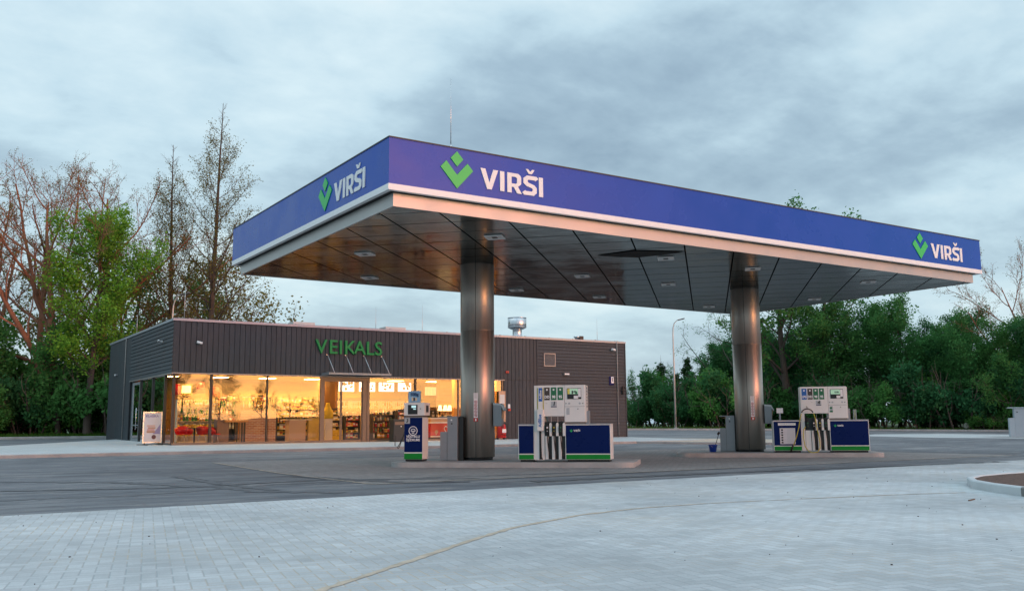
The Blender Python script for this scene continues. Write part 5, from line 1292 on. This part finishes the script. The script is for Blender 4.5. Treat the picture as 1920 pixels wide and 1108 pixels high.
def leaves(name, cen, size, m, parent=None, seed=0, k=1, spread=.3, droop=0., aspect=.6):
    rs = np.random.RandomState(seed); c = np.asarray([tuple(q) for q in cen], float)
    c = np.repeat(c, k, 0); n = len(c); c = c+rs.normal(0, spread, (n, 3))*np.array([1, 1, .8]); c[:, 2] -= droop*rs.rand(n)
    a = rs.normal(size=(n, 3)); a[:, 2] *= .7; a /= np.linalg.norm(a, axis=1)[:, None]
    b = rs.normal(size=(n, 3)); b -= a*(a*b).sum(1)[:, None]; b /= np.linalg.norm(b, axis=1)[:, None]
    s = size*rs.uniform(.55, 1.3, n)[:, None]
    V = np.stack([c-a*s, c+b*s*aspect-a*s*.1, c+a*s, c-b*s*aspect-a*s*.1], 1).reshape(-1, 3)
    me = bpy.data.meshes.new(name); me.vertices.add(4*n); me.vertices.foreach_set('co', V.ravel())
    me.loops.add(4*n); me.loops.foreach_set('vertex_index', np.arange(4*n, dtype=np.int32))
    me.polygons.add(n); me.polygons.foreach_set('loop_start', np.arange(0, 4*n, 4, dtype=np.int32)); me.polygons.foreach_set('loop_total', np.full(n, 4, dtype=np.int32))
    me.update(calc_edges=True); me.materials.append(m); o = bpy.data.objects.new(name, me); COL.objects.link(o); o.parent = parent; return o
def base_at(px, dist, py=800):
    d = ray(px, py); k = dist/math.hypot(d[0], d[1]); x, y = d[0]*k, d[1]*k; return Vector((x, y, g(y)+.08))
def height_for(px, py, base):
    d = ray(px, py); k = math.hypot(base.x, base.y)/math.hypot(d[0], d[1]); return CH+d[2]*k-base.z

B_sunred = barkmat('bark tinted as red sunlight', (.26, .115, .07)); B_dark = barkmat('dark bark', (.085, .062, .05)); B_birch = barkmat('birch bark', (.34, .32, .28), .5); B_twig = barkmat('twig bark', (.12, .085, .07))  # the low sun's red light is put into the bare trees' bark colour
L_maple = leafmat('spring maple leaf', (.17, .36, .05)); L_olive = leafmat('olive bud', (.17, .17, .05), .4); L_green = leafmat('tree leaf', (.08, .235, .075)); L_deep = leafmat('shade leaf', (.055, .185, .078)); L_lime = leafmat('sapling leaf', (.07, .24, .03)); L_con = leafmat('conifer needle', (.035, .085, .035), .4, .15); L_under = leafmat('undergrowth leaf', (.11, .30, .08))  # L_deep is a darker green leaf colour
def make_tree(name, base, H, C, seed, bark, leaf, label, cat='tree', k=3, size=.16, spread=.3, droop=0., group=None, lean=(0, 0), rz=0., r0=None, rootname='trunk'):
    t = empty(name, base, rz, label, cat, group); T = Tree(seed)
    T.grow(Vector((0, 0, -.15)), Vector((lean[0], lean[1], 1)), H, r0 or H*.016, 0, C)
    T.wood('trunk', bark, t)
    if leaf: leaves('crown', T.tips, size, leaf, t, seed, k, spread, droop)
    return t
# big bare tree with limbs coloured as if lit by the red sun
Cbare = dict(lev=5, seg=(7, 7, 6, 4, 3), wob=(.05, .10, .13, .16, .2), trop=(.02, .09, .07, .05, .04), n=(9, 9, 7, 5), t0=(.22, .2, .15, .15), ang=(42, 38, 36, 38), len=(.72, .48, .44, .5), rr=(.62, .55, .5, .5), shape=lambda t: 1.15-.75*t, rmin=.022, tip=.3)
bs = base_at(105, 70); make_tree('bare_tree', bs, height_for(105, 262, bs)*.79, Cbare, 21, B_sunred, L_olive, 'large bare tree with limbs tinted like red sunlight at the far left of the photo', k=1, size=.05, spread=.1, lean=(-.10, .0), r0=.42)
bs = base_at(20, 76); make_tree('bare_tree', bs, height_for(20, 300, bs)*.86, Cbare, 5, B_sunred, L_olive, 'bare tree tinted like red sunlight, cut by the left edge of the photo', k=1, size=.06, spread=.15, lean=(-.1, .1), r0=.40)
Cfan = dict(Cbare); Cfan.update(trop=(.02, .05, .07, .05, .04), ang=(48, 36, 36, 38), len=(.78, .46, .44, .5), n=(8, 8, 7, 5))
bs = base_at(175, 74); make_tree('bare_tree', bs, height_for(200, 330, bs)*.90, Cfan, 33, B_sunred, L_olive, 'bare tree spreading limbs tinted like red sunlight behind the green maple', k=1, size=.05, spread=.12, lean=(.12, 0), r0=.38)
bs = base_at(62, 74); make_tree('bare_tree', bs, height_for(62, 285, bs)*.84, Cfan, 52, B_sunred, L_olive, 'bare tree tinted like red sunlight between the left edge and the large bare tree', k=1, size=.05, spread=.12, lean=(.03, 0), r0=.34)
bs = base_at(232, 79); make_tree('bare_tree', bs, height_for(240, 330, bs)*.84, Cbare, 58, B_sunred, L_olive, 'bare tree with fine twigs tinted like red sunlight between the maple and the slender trees', k=1, size=.05, spread=.12, r0=.28)
# leafy maple
Cmap = dict(lev=4, seg=(8, 6, 5, 3), wob=(.03, .09, .14, .2), trop=(.02, .10, .04, 0), n=(22, 9, 6), t0=(.26, .15, .1), ang=(50, 42, 45), len=(.27, .42, .40), rr=(.42, .5, .5), shape=lambda t: .55+.75*math.sin(math.pi*min(1, max(0, (t-.1)/.95)))*(1.1-t*.55), rmin=.018)
bs = base_at(163, 66.5); make_tree('maple_tree', bs, height_for(165, 405, bs), Cmap, 8, B_dark, L_maple, 'bright green leafy tree standing in front of the bare trees at left', k=8, size=.095, spread=.30, r0=.26)
# tall columnar trees with small olive buds
Ccol = dict(lev=4, seg=(12, 6, 5, 3), wob=(.012, .07, .12, .18), trop=(.0, .13, .06, .03), n=(64, 9, 5), t0=(.12, .15, .1), ang=(50, 40, 42), len=(.24, .42, .40), rr=(.32, .5, .5), shape=lambda t: max(.10, 1.25*(1-t)**.72), rmin=.014, tip0=.06)
bs = base_at(385, 71); make_tree('columnar_tree', bs, height_for(401, 190, bs), Ccol, 14, B_dark, L_olive, 'tallest slender tree with reddish trunk rising behind the shop', k=3, size=.055, spread=.2, r0=.30, lean=(.012, 0))
bs = base_at(318, 72); make_tree('columnar_tree', bs, height_for(322, 272, bs), Ccol, 17, B_dark, L_olive, 'second slender tall tree left of the tallest one behind the shop', k=3, size=.055, spread=.2, r0=.26)
# mid trees behind the shop's left end
Cmid = dict(lev=4, seg=(7, 6, 5, 3), wob=(.06, .12, .15, .2), trop=(.02, .05, .02, 0), n=(15, 8, 6), t0=(.15, .15, .1), ang=(52, 42, 45), len=(.48, .48, .42), rr=(.45, .5, .5), shape=lambda t: 1.15-.7*t, rmin=.018)
for i, (px, d, py, kk, lf, lb) in enumerate(((455, 78, 480, 2, L_olive, 'spreading olive tree reaching out right of the tallest tree'), (245, 80, 520, 3, L_green, 'green tree filling the gap between the maple and the slender trees'), (350, 84, 530, 3, L_green, 'dark green tree low between the two slender trees'),
        (60, 82, 520, 2, L_olive, 'olive leafed tree behind the bare trees at far left'), (110, 68.8, 625, 4, L_green, 'dark green tree under the bare trees left of the maple'), (-30, 72, 600, 4, L_green, 'green tree leaning in at the left edge'), (205, 69, 640, 5, L_under, 'bushy green tree just left of the shop'))):
    bs = base_at(px, d); make_tree('leafy_tree', bs, height_for(px, py, bs), Cmid, 40+i, B_dark, lf, lb, k=kk, size=.13, spread=.34, r0=.2)
# undergrowth as individual bushes
def bush_mesh(seed, leaf, n=2600, bark=B_twig):
    r_ = np.random.RandomState(seed); C = []
    t = empty('bush', (0, 0, 0)); T = Tree(seed)
    Cb = dict(lev=3, seg=(5, 4, 3), wob=(.10, .16, .2), trop=(.03, .03, 0), n=(7, 5), t0=(.2, .15), ang=(38, 42), len=(.5, .45), rr=(.5, .5), shape=lambda t: 1.1-.5*t, rmin=.008)
    for k in range(9):
        a = k*2.4; T.grow(Vector((.3*math.cos(a), .3*math.sin(a), 0)), Vector((.55*math.cos(a), .55*math.sin(a), 1)), 1.0*random.Random(seed+k).uniform(.7, 1.05), .018, 0, Cb)
    T.wood('stems', bark, t); leaves('foliage', T.tips, .035, leaf, t, seed, max(1, n//max(1, len(T.tips))), .085); return t
BUSH = [bush_mesh(1, L_under, 9000), bush_mesh(2, L_deep, 9000), bush_mesh(3, L_green, 9000)]
used = set()
def bush(kind, x, y, sx_, sz_, label, group):
    o = BUSH[kind] if kind not in used else dup(BUSH[kind]); used.add(kind)
    o.location = (x, y, g(y)+.08); o.scale = (sx_, sx_, sz_); o.rotation_euler = (0, 0, rngB.uniform(0, 6.28)); tag(o, label, 'bush', group)
rngB = random.Random(77)
for i in range(34):
    px = rngB.uniform(-60, 215) if i < 26 else rngB.uniform(215, 560); d = rngB.uniform(66.5, 82) if i < 26 else rngB.uniform(74, 84)
    q = base_at(px, d); h_ = rngB.uniform(3.0, 6.5); bush(rngB.choice((0, 0, 2, 1)), q.x, q.y, h_*.75, h_, 'dense green bush in the undergrowth left of the shop', 'bushes in the undergrowth left of the shop')
b = MB(); rg = random.Random(6)
def grass(n, pts, name, label, hmin=.08, hmax=.28):
    b = MB()
    for _ in range(n):
        a, c_, w0, w1 = rg.choice(pts); k = rg.random(); x = a[0]+(c_[0]-a[0])*k; y = a[1]+(c_[1]-a[1])*k; o_ = rg.uniform(w0, w1); x += o_*.3; y += o_; z = g(y)+.11
        hh = rg.uniform(hmin, hmax); a2 = rg.uniform(0, 6.3); w_ = rg.uniform(.02, .05)
        b.poly([(x-w_*math.cos(a2), y-w_*math.sin(a2), z), (x+w_*math.cos(a2), y+w_*math.sin(a2), z), (x+rg.uniform(-.08, .08), y+rg.uniform(-.08, .08), z+hh)])
    tag(b.build(name, leafmat('grass blade', (.055, .13, .025)), fix=False), label, 'grass', kind='stuff')
VS = [(VERGE[k], VERGE[k+1], .2, 3.5) for k in range(1, 9)]
grass(16000, VS, 'grass', 'green grass on the verge behind the far kerb')
# right hand tree belt -------------------------------------------------
Cbir = dict(lev=5, seg=(9, 7, 6, 5, 3), wob=(.04, .09, .12, .14, .2), trop=(.02, .04, -.02, -.16, -.2), n=(20, 8, 6, 4), t0=(.2, .2, .15, .2), ang=(48, 40, 42, 40), len=(.46, .46, .46, .5), rr=(.42, .5, .5, .5), shape=lambda t: 1.2-.75*t, rmin=.02)
bs = base_at(1480, 97); make_tree('birch_tree', bs, height_for(1480, 432, bs), Cbir, 61, B_dark, L_green, 'biggest dark green tree rising behind the canopy and the far column', k=2, size=.16, spread=.32, droop=.3, r0=.42)
bs = base_at(1550, 99); make_tree('leafy_tree', bs, height_for(1545, 436, bs), Cmid, 66, B_dark, L_green, 'tall green tree just right of the far column, its tip above the canopy', k=3, size=.15, spread=.32, r0=.28)
Cweep = dict(Cbir); Cweep.update(lev=5, n=(10, 6, 5, 5), ang=(60, 42, 42, 40), len=(.52, .5, .46, .5))
bs = base_at(1395, 101); make_tree('birch_tree', bs, height_for(1400, 540, bs), Cweep, 63, B_dark, L_green, 'nearly bare drooping tree left of the far column', k=1, size=.07, spread=.25, droop=.2, r0=.24)
bs = base_at(1968, 95); make_tree('bare_tree', bs, height_for(1950, 470, bs)*.85, Cbare, 71, B_sunred, L_olive, 'bare tree tinted like red sunlight at the right edge of the photo', k=1, size=.05, spread=.15, r0=.25)
Cr = dict(lev=4, seg=(8, 6, 5, 3), wob=(.07, .12, .15, .2), trop=(.02, .05, .02, 0), n=(17, 8, 6), t0=(.12, .15, .1), ang=(48, 42, 45), len=(.46, .46, .42), rr=(.42, .5, .5), shape=lambda t: 1.15-.65*t, rmin=.02)
PT = []
for i, lf in enumerate((L_green, L_deep, L_deep, L_green)):
    PT.append(make_tree('leafy_tree', (0, 0, 0), 14., Cr, 80+i, B_dark, lf, 'x', k=7, size=.14, spread=.42, r0=.2))
used2 = set()
def place_tree(kind, px, d, py, label, group=None, wide=1.):
    o = PT[kind] if kind not in used2 else dup(PT[kind]); used2.add(kind)
    bs = base_at(px, d); h_ = height_for(px, py, bs); s = h_/14.*1.02
    o.location = bs; o.scale = (s*wide, s*wide, s); o.rotation_euler = (0, 0, rngB.uniform(0, 6.28)); tag(o, label, 'tree', group)
Gr = 'green trees of the dark belt behind the far kerb'
fr = [(0, 1585, 98, 600), (1, 1640, 100, 612), (3, 1690, 98, 598), (0, 1735, 96, 590), (1, 1780, 98, 628), (2, 1825, 95, 612), (0, 1862, 92, 618), (3, 1900, 90, 625), (1, 1950, 90, 615), (2, 1530, 103, 600), (1, 1440, 104, 640), (2, 1370, 108, 668), (0, 2010, 88, 610), (3, 1330, 112, 690)]
for kd, px, d, py in fr: place_tree(kd, px, d, py, 'dark green leafy tree in the belt behind the far kerb', Gr, rngB.uniform(.8, 1.1))
for i in range(16):
    px = 1350+i*42+rngB.uniform(-15, 15); place_tree(rngB.choice((1, 2, 2, 0)), px, rngB.uniform(106, 118), rngB.uniform(640, 690), 'dark green leafy tree in the belt behind the far kerb', Gr, rngB.uniform(.9, 1.3))
# conifers and young birches further off
def conifer(seed):
    t = empty('spruce_tree', (0, 0, 0)); T = Tree(seed)
    C = dict(lev=3, seg=(8, 4, 3), wob=(.006, .06, .1), trop=(0, -.02, 0), n=(90, 5), t0=(.1, .2), ang=(72, 45), len=(.17, .4), rr=(.25, .5), shape=lambda t: 1.3*(1-t)+.05, rmin=.012, tip0=.05)
    T.grow(Vector((0, 0, -.1)), Vector((0, 0, 1)), 14, .17, 0, C); T.wood('trunk', B_dark, t); leaves('crown', T.tips, .16, L_con, t, seed, 8, .20, .15); return t
CN = [conifer(5), conifer(9)]; cu_ = set()
Cyb = dict(lev=4, seg=(9, 5, 4, 3), wob=(.02, .08, .12, .2), trop=(0, .12, .05, 0), n=(26, 6, 4), t0=(.15, .2, .1), ang=(42, 38, 40), len=(.22, .45, .4), rr=(.35, .5, .5), shape=lambda t: 1.2*(1-t)**.6+.1, rmin=.012)
YB = [make_tree('young_birch', (0, 0, 0), 12., Cyb, 90+i, B_birch, (L_lime, L_green)[i], 'x', k=6, size=.12, spread=.26, r0=.10) for i in range(2)]; yb_ = set()
def place(lst, us, k, px, d, py, h0, label, cat, group=None):
    o = lst[k] if k not in us else dup(lst[k]); us.add(k)
    bs = base_at(px, d); s = height_for(px, py, bs)/h0; o.location = bs; o.scale = (s, s, s); o.rotation_euler = (0, 0, rngB.uniform(0, 6.28)); tag(o, label, cat, group)
for k, px, d, py in ((0, 1244, 118, 664), (1, 1292, 116, 658), (0, 1322, 125, 668), (1, 1272, 128, 690), (0, 1345, 120, 680)):
    place(CN, cu_, k, px, d, py, 14, 'dark pointed conifer in the distance between the shop and the far column', 'tree', 'pointed conifers beyond the street lamp')
for k, px, d, py in ((1, 1185, 112, 686), (1, 1212, 115, 690), (0, 1232, 110, 684), (1, 1258, 112, 676), (0, 1300, 114, 700), (1, 1322, 110, 705), (0, 1352, 112, 712)):
    place(YB, yb_, k, px, d, py, 12, 'young green birch in the distance between the shop and the far column', 'tree', 'young birches beyond the street lamp')
place(YB, yb_, 0, 1760, 92.5, 690, 12, 'light green young birch standing out before the dark belt right of pump 4', 'tree')
place(YB, yb_, 0, 1795, 93, 712, 12, 'smaller light green sapling beside the young birch right of pump 4', 'tree')
place(YB, yb_, 0, 1905, 90, 668, 12, 'light green young birch at the right edge before the dark belt', 'tree')
for i in range(60):
    px = rngB.uniform(1165, 2000); d = rngB.uniform(90.5, 100); q = base_at(px, d)
    if px < 1560: q = base_at(px, d+rngB.uniform(2, 10))
    h_ = rngB.uniform(2.5, 6.0); bush(rngB.choice((1, 1, 2, 0)), q.x, q.y, h_*.8, h_, 'dark green bush in the undergrowth of the tree belt behind the far kerb', 'bushes under the tree belt behind the far kerb')
# uprooted stump and the mound beside it
q = base_at(1822, 90.3); t = empty('uprooted_stump', q, 0, 'pale uprooted tree stump lying before the dark belt at right', 'stump'); T = Tree(3)
b = MB(); b.tube([(-.9, 0, .35), (0, 0, .6), (.5, .1, .9)], [.22, .3, .45], 9); b.build('log', B_birch, t)
Cs = dict(lev=2, seg=(5, 3), wob=(.2, .3), trop=(0, 0), n=(4,), t0=(.2,), ang=(50,), len=(.5,), rr=(.5,), shape=lambda t: 1, rmin=.02)
for k in range(11): T.grow(Vector((.5, .1, .9)), Vector((random.Random(k).uniform(-.4, 1), random.Random(k+9).uniform(-1, 1), random.Random(k+5).uniform(-.8, 1))), 1.2, .09, 0, Cs)
T.wood('roots', B_birch, t)
q = base_at(1880, 90.5)
for k in range(3): bush(0, q.x+k*.9-.9, q.y-k*.9+.6, 2.2, 1.9-.2*k, 'low bright green bush beside the grey cabinet at the right edge', 'low bushes beside the grey cabinet')
# trees and low rise behind the viewer, mirrored in the shop glass
for i, (x, y, h_, sd_, kk) in enumerate(((36, -58, 10.5, 3, 3), (42.5, -62, 9.5, 4, 3), (49, -60, 8, 6, 1), (56, -66, 6, 12, 2), (31, -70, 11, 13, 3), (64, -72, 7, 15, 2))):
    make_tree('bare_tree', (x, y, 0), h_, Cmid if kk == 3 else Cbare, 100+sd_, B_twig, L_olive, ('first', 'second', 'third', 'fourth', 'fifth', 'sixth')[i]+' sparse tree in the row across the road, mirrored in the shop glass', k=kk, size=.07, spread=.22, r0=.2)
b = MB(); hv = []; rg = random.Random(12)
for i in range(46):
    x = -160+i*9; h_ = 3.1+.9*math.sin(i*.7)+rg.uniform(-.3, .3); hv.append([b.b.verts.new(p) for p in ((x, -74, -.1), (x, -80, h_), (x, -95, h_*1.2), (x, -125, -.1))])
for a, c in zip(hv, hv[1:]):
    for k in range(3): b.b.faces.new((a[k], c[k], c[k+1], a[k+1]))
tag(b.build('low_hill', M_far), kind='structure')
# drop prototypes that were never placed
for lst, us in ((BUSH, used), (PT, used2), (CN, cu_), (YB, yb_)):
    for k, o in enumerate(lst):
        if k not in us:
            for c in list(o.children): bpy.data.objects.remove(c)
            bpy.data.objects.remove(o)
